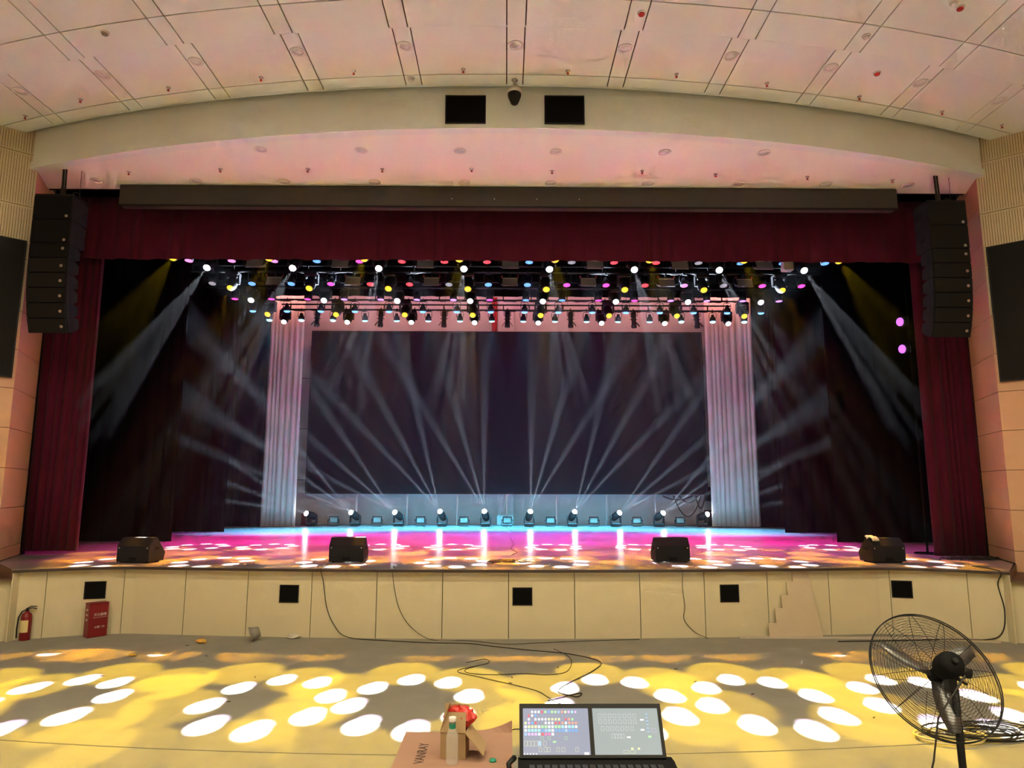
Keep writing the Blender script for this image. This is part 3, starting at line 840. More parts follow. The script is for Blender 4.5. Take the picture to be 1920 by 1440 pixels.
# ------------------------------------------------------------------ side wall panels (black loudspeaker grilles)
for sgn, C, lr in ((-1, LC, 'left'), (1, RC, 'right')):
    d = Vector((sgn * .743, -.669)); n = Vector((-sgn * .669, -.743))
    mx = Matrix(((d.x, n.x, 0, C[0] + d.x * .05 + n.x * .002), (d.y, n.y, 0, C[1] + d.y * .05 + n.y * .002), (0, 0, 1, 0), (0, 0, 0, 1)))
    t = thing('wall_screen', f'large black rectangular panel mounted on the {lr} slatted wall', 'wall panel', (C[0], C[1], 4.43))
    inv = Matrix.Translation((-C[0], -C[1], -4.43))
    ob('face', MB().box(.02, 3.4, .002, .07, 4.45, 7.0, inv @ mx), M['grille'], t)
    ob('frame', MB().box(0, .02, 0, .08, 4.43, 7.02, inv @ mx).box(.02, 3.4, 0, .08, 4.43, 4.45, inv @ mx).box(.02, 3.4, 0, .08, 7.0, 7.02, inv @ mx), M['frame'], t)

# ------------------------------------------------------------------ ceiling details
def lathe_ob(name, prof, m, t, n=18, loc=None): return ob(name, MB().lathe(prof, n), m, t, loc)
HM['dl_rim'] = MB().lathe([(.115, 0), (.118, -.012), (.10, -.018), (.085, -.008), (.085, 0)], 20).mesh('rim')
HM['dl_glass'] = MB().lathe([(.085, -.004), (.084, -.010), (.004, -.012)], 20).mesh('glass')
def downlight(label, x, y, z, group):
    t = thing('downlight', label, 'ceiling light', (x, y, z), 0, group)
    ob('rim', HM['dl_rim'], M['lightrim'], t); ob('glass', HM['dl_glass'], M['lightglass'], t)
for i, sx in enumerate(SX[1:12]):
    downlight(f'unlit round downlight in the curved hall ceiling, {od(i, 11)} of the row', sx, 9.68 + sag(sx) + .02, ZF, 'unlit hall downlights')
for i, x in enumerate((-4.42, -2.62, -.85, .87, 2.84, 4.63)):
    downlight(f'unlit downlight in the pink soffit, front row, {od(i, 6)}', x, 11.71, 8.451, 'soffit downlights')
for i, x in enumerate((-8.1, -6.15, -4.41, -2.62, -.84, .87, 2.81, 4.6, 6.35, 8.0)):
    downlight(f'unlit downlight in the pink soffit, rear row, {od(i, 10)}', x, 13.02, 8.451, 'soffit downlights')
HM['spr_plate'] = MB().lathe([(.035, 0), (.036, -.006), (.015, -.01), (.012, -.03), (.004, -.03)], 10).mesh('escutcheon')
HM['spr_head'] = MB().box(-.012, .012, -.004, .004, -.055, -.028).lathe([(.022, -.055), (.022, -.059), (.004, -.06)], 8).mesh('deflector')
def sprinkler(label, x, y, z, group):
    t = thing('sprinkler', label, 'sprinkler', (x, y, z), 0, group)
    ob('escutcheon', HM['spr_plate'], M['chrome'], t); ob('deflector', HM['spr_head'], M['redcloth'], t)
sp = [(-8.78, 11.85), (-7.44, 11.29), (-5.73, 10.91), (-4.06, 10.60), (-2.49, 10.40), (-.71, 10.33), (.98, 10.35), (2.76, 10.42), (4.33, 10.66), (6.07, 11.04), (7.79, 11.5), (9.19, 11.95)]
for i, (x, y) in enumerate(sp): sprinkler(f'small fire sprinkler in the curved hall ceiling, {od(i, 12)}', x, y, ZF, 'hall ceiling sprinklers')
sp = [(-7.26, 12.63), (-5.45, 12.49), (-3.79, 12.47), (-2.37, 12.45), (-.67, 12.41), (.86, 12.48), (2.58, 12.46), (4.02, 12.58), (5.83, 12.67), (7.56, 12.79)]
for i, (x, y) in enumerate(sp): sprinkler(f'small fire sprinkler in the pink soffit, {od(i, 10)}', x, y, 8.451, 'soffit sprinklers')
def detector(label, x, y, z, m, group='smoke detectors'):
    t = thing('smoke_detector', label, 'smoke detector', (x, y, z), 0, group)
    ob('base', MB().lathe([(.06, 0), (.06, -.012), (.05, -.018), (.004, -.018)], 14), M['white'], t)
    ob('dome', MB().lathe([(.045, -.018), (.04, -.04), (.02, -.052), (.004, -.053)], 14), m, t)
detector('smoke detector in the left part of the hall ceiling', -5.84, 9.25, ZN, M['grey'])
detector('smoke detector between two ceiling strips at the upper right', 5.23, 9.2, ZN, M['lightglass'])
detector('red-domed detector in the ceiling strip right of centre', 1.86, 8.74, ZN, M['redplastic'])
detector('red-domed detector in the right part of the curved ceiling', 6.01, 10.35, ZF, M['redplastic'])
detector('pale smoke detector near the header, left of the dome camera', -1.59, 10.6, ZF, M['lightglass'])
detector('pale smoke detector at the top right edge of the ceiling', 6.05, 8.48, ZN, M['lightglass'])
detector('red-domed detector at the top right edge of the ceiling', 6.2, 8.58, ZN, M['redcloth'])
t = thing('dome_camera', 'white and black dome security camera hanging at the ceiling edge', 'security camera', (0.12, 10.62, 9.15))
ob('stem', MB().lathe([(.05, 0), (.05, -.015), (.022, -.02), (.022, -.13), (.03, -.14)], 12), M['chrome'], t)
ob('housing', MB().lathe([(.03, -.13), (.09, -.15), (.115, -.19), (.118, -.245), (.105, -.25)], 18), M['white'], t)
ob('dome', MB().lathe([(.112, -.25), (.108, -.30), (.085, -.36), (.06, -.42), (.03, -.445), (.004, -.45)], 18), M['frame'], t)
# black grilles in the header
for i, (x0, x1) in enumerate(((-1.045, -.36), (.63, 1.305))):
    t = thing('header_grille', f'black square loudspeaker grille in the header, {"left" if i == 0 else "right"} of the dome camera', 'grille', ((x0 + x1) / 2, 10.9 + sag(x0), 8.78), 0, 'header grilles')
    w = (x1 - x0) / 2
    ob('frame', MB().box(-w, w, -.03, .0, -.255, -.235).box(-w, w, -.03, .0, .235, .255).box(-w, -w + .02, -.03, 0, -.235, .235).box(w - .02, w, -.03, 0, -.235, .235), M['frame'], t)
    ob('mesh_panel', MB().box(-w + .02, w - .02, -.02, -.005, -.235, .235), M['matte'], t)

# ------------------------------------------------------------------ stage front grilles
for i, (x, z) in enumerate(((-6.98, .73), (-3.63, .70), (.28, .68), (3.78, .71), (6.83, .75))):
    y = yf(x) + FO
    sl = math.atan2(yf(x + .1) - yf(x - .1), .2)
    t = thing('vent_grille', f'black square vent in the cream stage front, {od(i, 5)} of five', 'vent', (x, y, z), sl, 'stage front vents')
    ob('frame', MB().box(-.165, .165, -.012, -.001, -.145, -.13).box(-.165, .165, -.012, -.001, .13, .145).box(-.165, -.15, -.012, -.001, -.13, .13).box(.15, .165, -.012, -.001, -.13, .13), M['frame'], t)
    ob('mesh_panel', MB().box(-.15, .15, -.006, -.001, -.13, .13), M['matte'], t)
    for k in range(9): ob('louvre', MB().box(-.15, .15, -.009, -.006, -.115 + .028 * k, -.107 + .028 * k), M['matte'], t)

# ------------------------------------------------------------------ stage monitors
def wedge(label, x, y, rz, w=.62):
    t = thing('stage_monitor', label, 'loudspeaker', (x, y, S), rz, 'stage monitor wedges')
    prof = [(0, .02), (0, .30), (.12, .43), (.20, .44), (.46, .16), (.42, .02)]     # (y, z) audience side first
    rings = [[(sx * w / 2, yy, zz) for yy, zz in prof] for sx in (-1, 1)]
    ob('cabinet', MB().loft(rings, True), M['cab'], t)
    d = Vector((0, .26, -.28)).normalized(); n = Vector((0, .28, .26)).normalized()
    b = MB()
    a0 = Vector((0, .205, .44)); a1 = Vector((0, .455, .17))
    b.add([a0 + Vector((-w / 2 + .03, 0, 0)) + n * .004, a0 + Vector((w / 2 - .03, 0, 0)) + n * .004, a1 + Vector((w / 2 - .03, 0, 0)) + n * .004, a1 + Vector((-w / 2 + .03, 0, 0)) + n * .004,
           a0 + Vector((-w / 2 + .03, 0, 0)), a0 + Vector((w / 2 - .03, 0, 0)), a1 + Vector((w / 2 - .03, 0, 0)), a1 + Vector((-w / 2 + .03, 0, 0))],
          [(0, 3, 2, 1), (0, 1, 5, 4), (1, 2, 6, 5), (2, 3, 7, 6), (3, 0, 4, 7)])
    ob('grille', b, M['grille'], t)
    ob('socket_recess', MB().box(-.07, .07, -.006, .0, .04, .10), M['black'], t)
    for sx in (-1, 1):
        ob('corner_bolt', MB().cyl((sx * (w / 2 - .04), 0, .26), (sx * (w / 2 - .04), -.006, .26), .012, n=8), M['chrome'], t)
        ob('foot', MB().cyl((sx * (w / 2 - .06), .06, 0), (sx * (w / 2 - .06), .06, .02), .02, n=8).cyl((sx * (w / 2 - .06), .36, 0), (sx * (w / 2 - .06), .36, .02), .02, n=8), M['plastic'], t)
        ob('side_handle', MB().box(sx * w / 2 - .004, sx * w / 2 + .004, .16, .28, .22, .27), M['black'], t)
    return t
wedge('black stage monitor wedge, far left on the stage edge', -6.62, 12.68, R(-8))
wedge('black stage monitor wedge on the stage edge, left of centre', -2.87, 12.82, 0)
wedge('black stage monitor wedge on the stage edge, right of centre', 3.03, 12.86, 0)
wedge('black stage monitor wedge with a glove on top, far right', 6.96, 12.84, R(4))
# cotton glove lying on the far right wedge
t = thing('work_glove', 'cream cotton work glove lying on the far right stage monitor', 'glove', (6.72, 12.99, S + .425), R(20))
ob('palm', MB().sphere((0, .01, .03), .06, 12, 8, (1.15, .9, .5)), M['glove'], t)
ob('cuff', MB().loft([[(-.05 + .0 * k, .045 + .03 * k, .03 + .028 * math.cos(a)) if False else (.042 * math.cos(a), .05 + .045 * k, .035 + .022 * math.sin(a)) for a in [j * math.pi / 5 for j in range(10)]] for k in range(2)], True, True), M['glove'], t)
for k, (dx, ln) in enumerate(((-.045, .09), (-.018, .11), (.012, .11), (.04, .095))):
    ob('finger', MB().tube([(dx, -.03, .03), (dx * 1.25, -.07, .028), (dx * 1.4, -.07 - ln * .35, -.0), (dx * 1.45, -.08 - ln * .45, -.035)], .015, 7), M['glove'], t)
ob('thumb', MB().tube([(-.05, .0, .03), (-.09, -.01, .025), (-.12, -.03, .012)], .015, 7), M['glove'], t)

# ------------------------------------------------------------------ things on the stage floor: cable nests
def nest(label, cx, cy, z, w, dpt, n, seed, r=.006, mtl='cable'):
    rn = random.Random(seed); b = MB()
    for _ in range(n):
        ph = rn.uniform(0, 6.3); fx = rn.uniform(.6, 1.2); fy = rn.uniform(.5, 1.1); ox = rn.uniform(-.3, .3) * w; k2 = rn.choice((1, 2, 2, 3))
        pts = [(cx + ox + w * .5 * fx * math.cos(a * .21 + ph), cy + dpt * .5 * fy * math.sin(a * .21 * k2 + ph * 1.7), z + r + .012 * (1 + math.sin(a * .9 + ph))) for a in range(26)]
        b.tube(pts, r, 4)
    return tag(ob('cable_nest', b, M[mtl]), label, 'cable')
nest('tangled black cables lying at the centre of the stage front', 0.02, 12.95, S, .7, .5, 7, 3)
nest('bundle of black cables on the stage beside the right curtain foot', 8.85, 13.55, S, .8, .5, 9, 5, .007)
tag(ob('stage_cable', MB().tube([(.12, 14.2, S + .006), (.25, 14.8, S + .006), (.1, 15.6, S + .006), (.2, 17.0, S + .006), (.12, 19, S + .006), (.2, 21.5, S + .006), (.0, 24.4, S + .006)], .006, 4), M['cable']), 'thin black cable running upstage along the middle of the stage floor', 'cable')

# ------------------------------------------------------------------ cables hanging from the stage edge and on the hall floor
def cable(label, pts, r=.008, sm=6):
    P = [Vector(p) for p in pts]; out = []
    for i in range(len(P) - 1):
        p0, p1, p2, p3 = P[max(i - 1, 0)], P[i], P[i + 1], P[min(i + 2, len(P) - 1)]
        for k in range(sm):
            u = k / sm
            out.append(.5 * ((2 * p1) + (p2 - p0) * u + (2 * p0 - 5 * p1 + 4 * p2 - p3) * u * u + (3 * p1 - p0 - 3 * p2 + p3) * u ** 3))
    out.append(P[-1])
    return tag(ob('loose_cable', MB().tube(out, r, 5), M['cable']), label, 'cable')
f = lambda x: yf(x) + FO - .02
cable('black cable dropping from the stage edge left of centre to the floor', [(-3.1, 12.5, S + .01), (-3.06, yf(-3) - .02, S), (-3.05, f(-3), .9), (-2.98, f(-3), .5), (-2.85, f(-2.9), .22), (-2.6, f(-2.6) - .05, .03), (-1.9, 11.75, .01), (-1.2, 11.6, .01), (-.6, 11.55, .01), (-.2, 11.35, .01), (.35, 11.1, .01), (.95, 10.85, .01), (1.35, 10.4, .01), (1.2, 9.9, .01), (.75, 9.2, .01), (.65, 8.9, .01), (.85, 8.7, .01), (.9, 8.85, .01), (.5, 8.55, .01)], .007)
cable('thin black cable dropping from the stage edge near centre left', [(-1.9, 12.2, S + .005), (-1.87, yf(-1.9) - .02, S), (-1.85, f(-1.85), .8), (-1.75, f(-1.8), .45), (-1.55, f(-1.6), .18), (-1.2, f(-1.2) - .1, .01), (-.6, 11.75, .01), (.0, 11.5, .01), (.6, 11.6, .01), (1.4, 11.75, .01), (2.2, 11.85, .01)], .005)
cable('thin black cable hanging down the stage front right of centre', [(2.9, 12.3, S + .005), (2.93, yf(2.9) - .02, S), (2.97, f(2.95), .8), (3.0, f(3), .5), (2.98, f(3), .3), (3.15, f(3.1), .1), (3.35, f(3.3) - .1, .01)], .005)
cable('dark cable hanging down the stage front by the right steps', [(8.1, 12.3, S + .01), (8.08, yf(8.08) - .015, S), (8.12, f(8.1), .9), (8.17, f(8.15), .5), (8.12, f(8.1), .15), (7.9, f(7.9) - .05, .02), (7.2, 11.85, .01), (6.2, 11.75, .01), (5.4, 11.7, .01)], .010)
cable('looped thin cable lying on the lit floor behind the desk', [(-.35, 10.2, .006), (-.55, 9.95, .006), (-.45, 9.75, .006), (-.1, 9.7, .006), (.25, 9.75, .006), (.6, 9.7, .006), (.85, 9.9, .006), (.95, 10.6, .006), (.75, 11.2, .006)], .005)
cable('thin cable crossing the lit floor towards the lighting desk', [(-.55, 10.35, .006), (-.3, 10.55, .006), (-.25, 10.3, .006), (-.65, 9.9, .006), (-.3, 9.55, .006), (.35, 9.0, .006), (.55, 8.6, .006), (.9, 8.0, .006), (1.2, 7.6, .006), (.4, 7.3, .006), (.1, 7.6, .006), (-.3, 6.9, .006), (-.4, 6.5, .006)], .005)

# ------------------------------------------------------------------ things on the hall floor along the stage front
t = thing('fire_extinguisher', 'red fire extinguisher with yellow label standing at the left stage front', 'fire extinguisher', (-7.82, 11.83, 0), R(10))
ob('cylinder', MB().lathe([(.075, 0), (.08, .01), (.08, .36), (.07, .41), (.03, .44), (.025, .46)], 16), M['redpaint'], t)
ob('label_sheet', MB().loft([[(.0815 * math.cos(a), .0815 * math.sin(a), z) for a in [math.pi * (1.15 + .6 * k / 8) for k in range(9)]] for z in (.13, .32)], False, True, closed=False), M['labelpaper'], t)
ob('valve', MB().cyl((0, 0, .46), (0, 0, .50), .02, n=8).tube([(-.02, 0, .49), (.06, 0, .53), (.14, 0, .525)], .009, 5).tube([(0, 0, .485), (.07, 0, .505), (.14, 0, .49)], .009, 5), M['frame'], t)
ob('hose', MB().tube([(-.01, 0, .48), (-.07, -.01, .45), (-.11, -.02, .36), (-.12, -.02, .2), (-.115, -.02, .04)], .010, 6), M['frame'], t)
t = thing('extinguisher_cabinet', 'red metal fire extinguisher box with white lettering at the left stage front', 'fire cabinet', (-6.85, 12.12, 0), R(52))
ob('body', MB().bbox(-.15, .15, -.09, .09, 0, .53, .008), M['redpaint'], t)
ob('lid', MB().bbox(-.155, .155, -.095, .095, .53, .55, .006), M['redpaint'], t)
def text(body, size, m, parent, loc, rot, ext=.0005, name='lettering'):
    cu = bpy.data.curves.new(name, 'FONT'); cu.body = body; cu.size = size; cu.extrude = ext; cu.align_x = 'CENTER'; cu.align_y = 'CENTER'
    o = bpy.data.objects.new(name, cu); COL.objects.link(o)
    bpy.context.view_layer.update()
    me = bpy.data.meshes.new_from_object(o.evaluated_get(bpy.context.evaluated_depsgraph_get()))
    bpy.data.objects.remove(o); bpy.data.curves.remove(cu)
    me.materials.clear()
    return ob(name, me, m, parent, loc, rot)
text('灭火器箱', .05, M['whiteprint'], t, (0.02, -.0915, .36), (R(90), 0, 0)); text('火警 119', .042, M['whiteprint'], t, (0.02, -.0915, .16), (R(90), 0, 0))
ob('print_line', MB().box(-.09, .13, -.0912, -.0902, .315, .318), M['whiteprint'], t)
for z in (.44, .36, .28): text('消防', .035, M['whiteprint'], t, (-.1515, 0, z), (R(90), 0, R(-90)))

t = thing('tilted_pot', 'dusty grey plastic pot tipped on its rim by the stage front', 'pot', (-4.07, 11.76, 0.0), R(19))
rt = Matrix.Translation((0, 0, .125)) @ Matrix.Rotation(R(72), 4, 'Y') @ Matrix.Translation((0, 0, -.07))
ob('pot_wall', MB().lathe([(.115, 0), (.118, .0), (.075, .15), (.004, .152)], 16, rt), M['grey'], t)
ob('pot_rim', MB().lathe([(.115, 0), (.122, 0), (.122, .02), (.114, .02)], 16, rt), M['grey'], t)
def crumple(name, label, cat, c, r, sc, m, seed):
    rn = random.Random(seed); b = MB(); b.sphere((0, 0, 0), r, 10, 6, sc)
    b.v = [(x * rn.uniform(.65, 1.3), y * rn.uniform(.65, 1.3), max(-r * sc[2], z * rn.uniform(.5, 1.4))) for x, y, z in b.v]
    b.s = [False] * len(b.s)
    return tag(ob(name, b, m, loc=(c[0], c[1], c[2] + r * sc[2])), label, cat)
crumple('crumpled_tissue', 'small crumpled white tissue on the floor by the stage front', 'tissue', (-3.5, 11.98, 0), .09, (1.3, .7, .35), M['tissue'], 4)
crumple('crumpled_wrapper', 'crumpled yellow wrapper on the carpet left of the grey pot', 'wrapper', (-4.85, 11.6, 0), .07, (1.2, .8, .45), M['yellowbag'], 5)
crumple('paper_scrap', 'tiny pale paper scrap on the yellow-lit carpet at left', 'scrap', (-5.5, 10.75, 0), .05, (1.2, .8, .3), M['yellowbag'], 6)
rn = random.Random(11)
for k in range(14):
    x, y = rn.uniform(-5.5, 6.5), rn.uniform(7.6, 11.5)
    tag(ob('debris_bit', MB().box(-.025, .025, -.008, .008, 0, .006), M['cable'], loc=(x, y, 0), rot=(0, 0, rn.uniform(0, 3))), 'tiny dark debris bit lying on the hall carpet', 'debris', 'debris on the carpet')

# stair-cut offcut board leaning on the stage front
sx0 = 4.40; t0 = yf(4.9) + FO
poly = [(0, 0), (.92, 0), (.78, 1.06), (.50, 1.06), (.50, .90), (.39, .90), (.39, .68), (.27, .68), (.27, .47), (.14, .47), (.14, .235), (0, .235)]
mx = Matrix.Translation((sx0, t0 - .16, 0.0)) @ Matrix.Rotation(math.atan2(.06, .9), 4, 'Z') @ Matrix.Rotation(R(90 - 7.0), 4, 'X')
tag(ob('offcut_board', MB().prism(poly, 0, .018, mx), M['board']), 'cream board cut in a stair profile leaning against the stage front', 'board')
tag(ob('floor_plank', MB().box(-2.25, 2.25, -.04, .04, 0, .02), M['plank'], loc=(6.15, 11.97, 0), rot=(0, 0, R(-1.2))), 'long thin pale plank lying on the floor below the stage front', 'plank')
tag(ob('floor_sheet', MB().prism([(6.9, 12.0), (8.1, 11.75), (8.0, 11.62), (6.9, 11.9)], .0, .008), M['board']), 'pale board offcut lying on the floor near the right steps', 'board')

# ------------------------------------------------------------------ lighting desk
ZR = 0.45
t = thing('desk_case', 'black flight case serving as a stand for the lighting desk', 'flight case', (.40, 2.75, ZR))
ob('case_body', MB().bbox(-.355, .42, -.42, .42, 0.06, .76, .012), M['plastic'], t)
ob('edge_trim', MB().box(-.36, .425, -.425, -.41, .74, .765).box(-.36, .425, .41, .425, .74, .765), M['frame'], t)
for sx in (-.30, .35):
    for sy in (-.35, .35): ob('castor', MB().cyl((sx - .015, sy, .03), (sx + .015, sy, .03), .03, n=10), M['frame'], t)
ZD = ZR + .765
t = thing('lighting_desk', 'black lighting desk with two lit screens at the bottom of the picture', 'lighting desk', (.37, 3.10, ZD))
# body, sloping to the front
b = MB()
prof = [(.04, 0), (.04, .125), (-.02, .13), (-.56, .06), (-.56, 0)]
b.loft([[(-.315 - (.0 if False else 0), y, z) for y, z in prof], [(.335, y, z) for y, z in prof]], True)
ob('console_body', b, M['plastic'], t)
kb = MB()
for r_ in range(6):
    for c_ in range(18):
        y = -.07 - .05 * r_; x = -.27 + .031 * c_
        kb.box(x, x + .022, y - .018, y + .018, .125 + (y + .02) * .13 - .004, .125 + (y + .02) * .13 + .010)
ob('key_bank', kb, M['fix'], t, kind='stuff')
ob('side_handle', MB().tube([(-.32, -.02, .06), (-.35, -.02, .08), (-.355, -.02, .12), (-.33, .02, .13)], .012, 6), M['frame'], t)
hinge = Matrix.Translation((0, .0, .135)) @ Matrix.Rotation(R(-31), 4, 'X')       # screens lean back
def scr(name, src, m, parent=None, mxx=None):
    o = ob(name, src, m, t if parent is None else parent)
    if parent is None: o.matrix_local = hinge
    return o
bz = MB().box(-.308, .308, 0, .03, 0, .012).box(-.308, .308, 0, .03, .196, .214).box(-.308, -.293, 0, .03, .012, .196).box(.293, .308, 0, .03, .012, .196).box(-.009, .009, 0, .03, .012, .196).box(-.293, -.009, .015, .03, .012, .196).box(.009, .293, .015, .03, .012, .196)
bezel = scr('screen_bezel', bz, M['frame'])
def emis(name, c, e): return mat(name, (.02, .02, .02), .3, emit=c, estr=e)
SE = .25
bg1 = emis('screen_glow_blue', (.26, .28, .37), SE * 1.15); bg2 = emis('screen_glow_grey', (.32, .37, .37), SE * 1.05)
ob('left_screen', MB().box(-.293, -.009, .004, .015, .012, .196), bg1, bezel)
ob('right_screen', MB().box(.009, .293, .004, .015, .012, .196), bg2, bezel)
IC = {'w': (1, 1, 1), 'r': (.8, .1, .15), 'g': (.45, .9, .4), 'b': (.15, .4, .85), 'y': (.95, .95, .5), 'c': (.4, .9, .95), 'p': (.75, .5, .9), 'o': (.85, .35, .25), 'k': (.8, .2, .5), 'm': (.35, .6, .95)}
ICM = {k: emis('icon_' + k, v, SE * (0.95 if k in 'wy' else 1.1)) for k, v in IC.items()}
bk = {k: MB() for k in IC}
def icon(k, x, z, w=.0062, h=.0056, rnd=False, y=.0028):
    n = 8
    if rnd: bk[k].add([(x + w * math.cos(2 * math.pi * j / n), y, z + h * 1.1 * math.sin(2 * math.pi * j / n)) for j in range(n)], [tuple(reversed(range(n)))] if False else [tuple(range(n))])
    else: bk[k].add([(x - w, y, z - h), (x + w, y, z - h), (x + w, y, z + h), (x - w, y, z + h)], [(0, 1, 2, 3)])
rowsI = [('  wwwrgbggmoypcp', True), (' rwb', True), (' w wwwwyyyy rog', True), ('ypbr  wwwrrowooo', True), ('wyyywggwwggcwccw', False), ('wccccbmcwbbbmbbb', False), ('mpppwrkkw', False)]
for rI, (s_, rd) in enumerate(rowsI):
    z = .181 - .0148 * rI
    for j, ch in enumerate(s_):
        if ch != ' ': icon(ch, -.282 + .0145 * j, z, .0052, .0052, rd)
def outline(k, x0, x1, z0, z1, w=.0009):
    for a in ((x0, x1, z0, z0 + w), (x0, x1, z1 - w, z1), (x0, x0 + w, z0, z1), (x1 - w, x1, z0, z1)):
        icon(k, (a[0] + a[1]) / 2, (a[2] + a[3]) / 2, (a[1] - a[0]) / 2, (a[3] - a[2]) / 2)
for j in range(5): outline('y', -.289 + .0148 * j, -.276 + .0148 * j, .046, .066)
outline('y', -.207, -.194, .046, .066); icon('m', -.223, .056, .0055, .008); icon('g', -.160, .0625, .007, .003)
for x in (-.222, -.200, -.186, -.146, -.124, -.066): outline('y', x - .006, x + .007, .024, .041)
for j in range(5): icon('w', -.288 + .0125 * j, .0165, .003, .003, True)
icon('w', -.026, .0175, .010, .005)
for x in (-.212, -.183, -.11): outline('g', x - .006, x + .006, .071, .083)
for j in range(8):
    outline('w', .034 + .0215 * j, .047 + .0215 * j, .157, .173, .0007)
    outline('w', .034 + .0215 * j, .047 + .0215 * j, .134, .150, .0007)
for j in range(7): outline('w', .042 + .0212 * j, .055 + .0212 * j, .106, .122, .0007)
for j in range(4): outline('w', .086 + .0132 * j, .099 + .0132 * j, .076, .093, .0007)
for k, (x, z) in enumerate(((.222, .149), (.220, .109), (.158, .080))): icon('w', x, z, .008, .0035)
outline('y', .13, .152, .018, .030); outline('y', .158, .18, .018, .030); icon('y', .168, .036, .005, .004); icon('y', .196, .036, .005, .004); icon('g', .248, .082, .007, .004)
outline('p', .258, .278, .10, .114)
for j in range(6): icon('m', .244, .172 - .014 * j, .006, .0015)
for k, b in bk.items():
    if b.v: ob('icon_print', b, ICM[k], bezel, kind='stuff')

# carton, small open box, bottle, cap
t = thing('shipping_carton', 'large brown cardboard carton printed VANRAY beside the lighting desk', 'carton', (-.235, 3.32, ZR))
ob('carton_body', MB().bbox(-.27, .27, -.44, .40, 0, .795, .006), M['carton'], t)
ob('top_flap', MB().box(-.265, .27, -.44, .40, .796, .801), M['carton'], t)
b = MB(); rr = []
for k in range(7):
    u = k / 6; rr.append([(.06 + .21 * u, .385, .801), (.06 + .21 * u, .405, .801), (.06 + .21 * u, .41, .803 + .05 * u ** 2.2), (.06 + .21 * u, .402, .803 + .05 * u ** 2.2)])
ob('lifted_edge', b.loft(rr, True), M['carton'], t)
text('VANRAY', .064, M['ink'], t, (-.15, .115, .8015), (0, 0, R(90)))
ZC = ZR + .801
t = thing('open_box', 'small open kraft box with raised flaps on the carton', 'box', (-.232, 3.42, ZC), R(-6))
w, dp, h = .058, .055, .112
ob('side_wall', MB().box(-w, w, -dp, -dp + .004, 0, h), M['kraft'], t); ob('side_wall', MB().box(-w, w, dp - .004, dp, 0, h), M['kraft'], t)
ob('side_wall', MB().box(-w, -w + .004, -dp + .004, dp - .004, 0, h), M['kraft'], t); ob('side_wall', MB().box(w - .004, w, -dp + .004, dp - .004, 0, h), M['kraft'], t)
ob('box_floor', MB().box(-w + .004, w - .004, -dp + .004, dp - .004, 0, .004), M['kraft'], t)
def flap(loc, rot, poly):
    mx = Matrix.Translation(loc) @ Matrix.Rotation(R(rot[2]), 4, 'Z') @ Matrix.Rotation(R(rot[0]), 4, 'X')
    ob('flap', MB().prism(poly, 0, .004, mx), M['kraft'], t)
flap((0, -dp, h), (70, 0, 0), [(-w, 0), (w, 0), (w * .95, .085), (-w * .75, .085)])
flap((-w, 0, h), (72, 0, -90), [(-dp, 0), (dp, 0), (dp, .14), (-dp, .085)])
flap((0, dp, h), (-110, 0, 180), [(-w, 0), (w, 0), (w, .0), (-w, .0)]) if False else flap((0, dp - .004, h), (85, 0, 0), [(-w, 0), (w, 0), (w * .95, .09), (-w, .095)])
flap((w, 0, h), (-52, 0, 90), [(-dp, 0), (dp, 0), (dp * .9, -.12), (-dp, -.10)]) if False else flap((w, 0, h + .005), (-48, 0, -90), [(-dp - .01, 0), (dp + .02, 0), (dp + .02, .125), (-dp - .01, .115)])
rn = random.Random(3)
b = MB(); b.sphere((0, 0, 0), .078, 18, 10, (.95, .62, .62))
b.v = [(x * rn.uniform(.8, 1.2), y * rn.uniform(.8, 1.2), z * rn.uniform(.7, 1.25)) for x, y, z in b.v]; b.s = [False] * len(b.s)
tag(ob('plastic_bag', b, M['redbag'], loc=(-.212, 3.43, ZC + .158)), 'crumpled red plastic bag stuffed in the small open box', 'plastic bag')
t = thing('water_bottle', 'empty clear plastic bottle with white cap in front of the open box', 'bottle', (-.237, 3.315, ZC))
def sqr(r, z, e=.35):
    out = []
    for k in range(16):
        a = 2 * math.pi * k / 16; c_, s_ = math.cos(a), math.sin(a)
        out.append((r * math.copysign(abs(c_) ** e, c_) , r * math.copysign(abs(s_) ** e, s_), z))
    return out
ob('bottle_body', MB().loft([sqr(.022, 0), sqr(.0265, .006), sqr(.0265, .115), sqr(.024, .128, .6), sqr(.015, .148, 1), sqr(.0135, .155, 1), sqr(.0135, .178, 1)], True, True), M['bottle'], t)
ob('label_band', MB().lathe([(.0152, .148), (.0152, .170)], 16, cap=False), M['green'], t)
ob('cap', MB().lathe([(.0165, .176), (.017, .178), (.017, .194), (.014, .196)], 16), M['white'], t)
tag(ob('bottle_cap', MB().lathe([(.015, 0), (.016, .002), (.015, .010), (.004, .011)], 14), M['green'], loc=(-.055, 3.335, ZC)), 'green bottle cap lying on the brown carton', 'bottle cap')

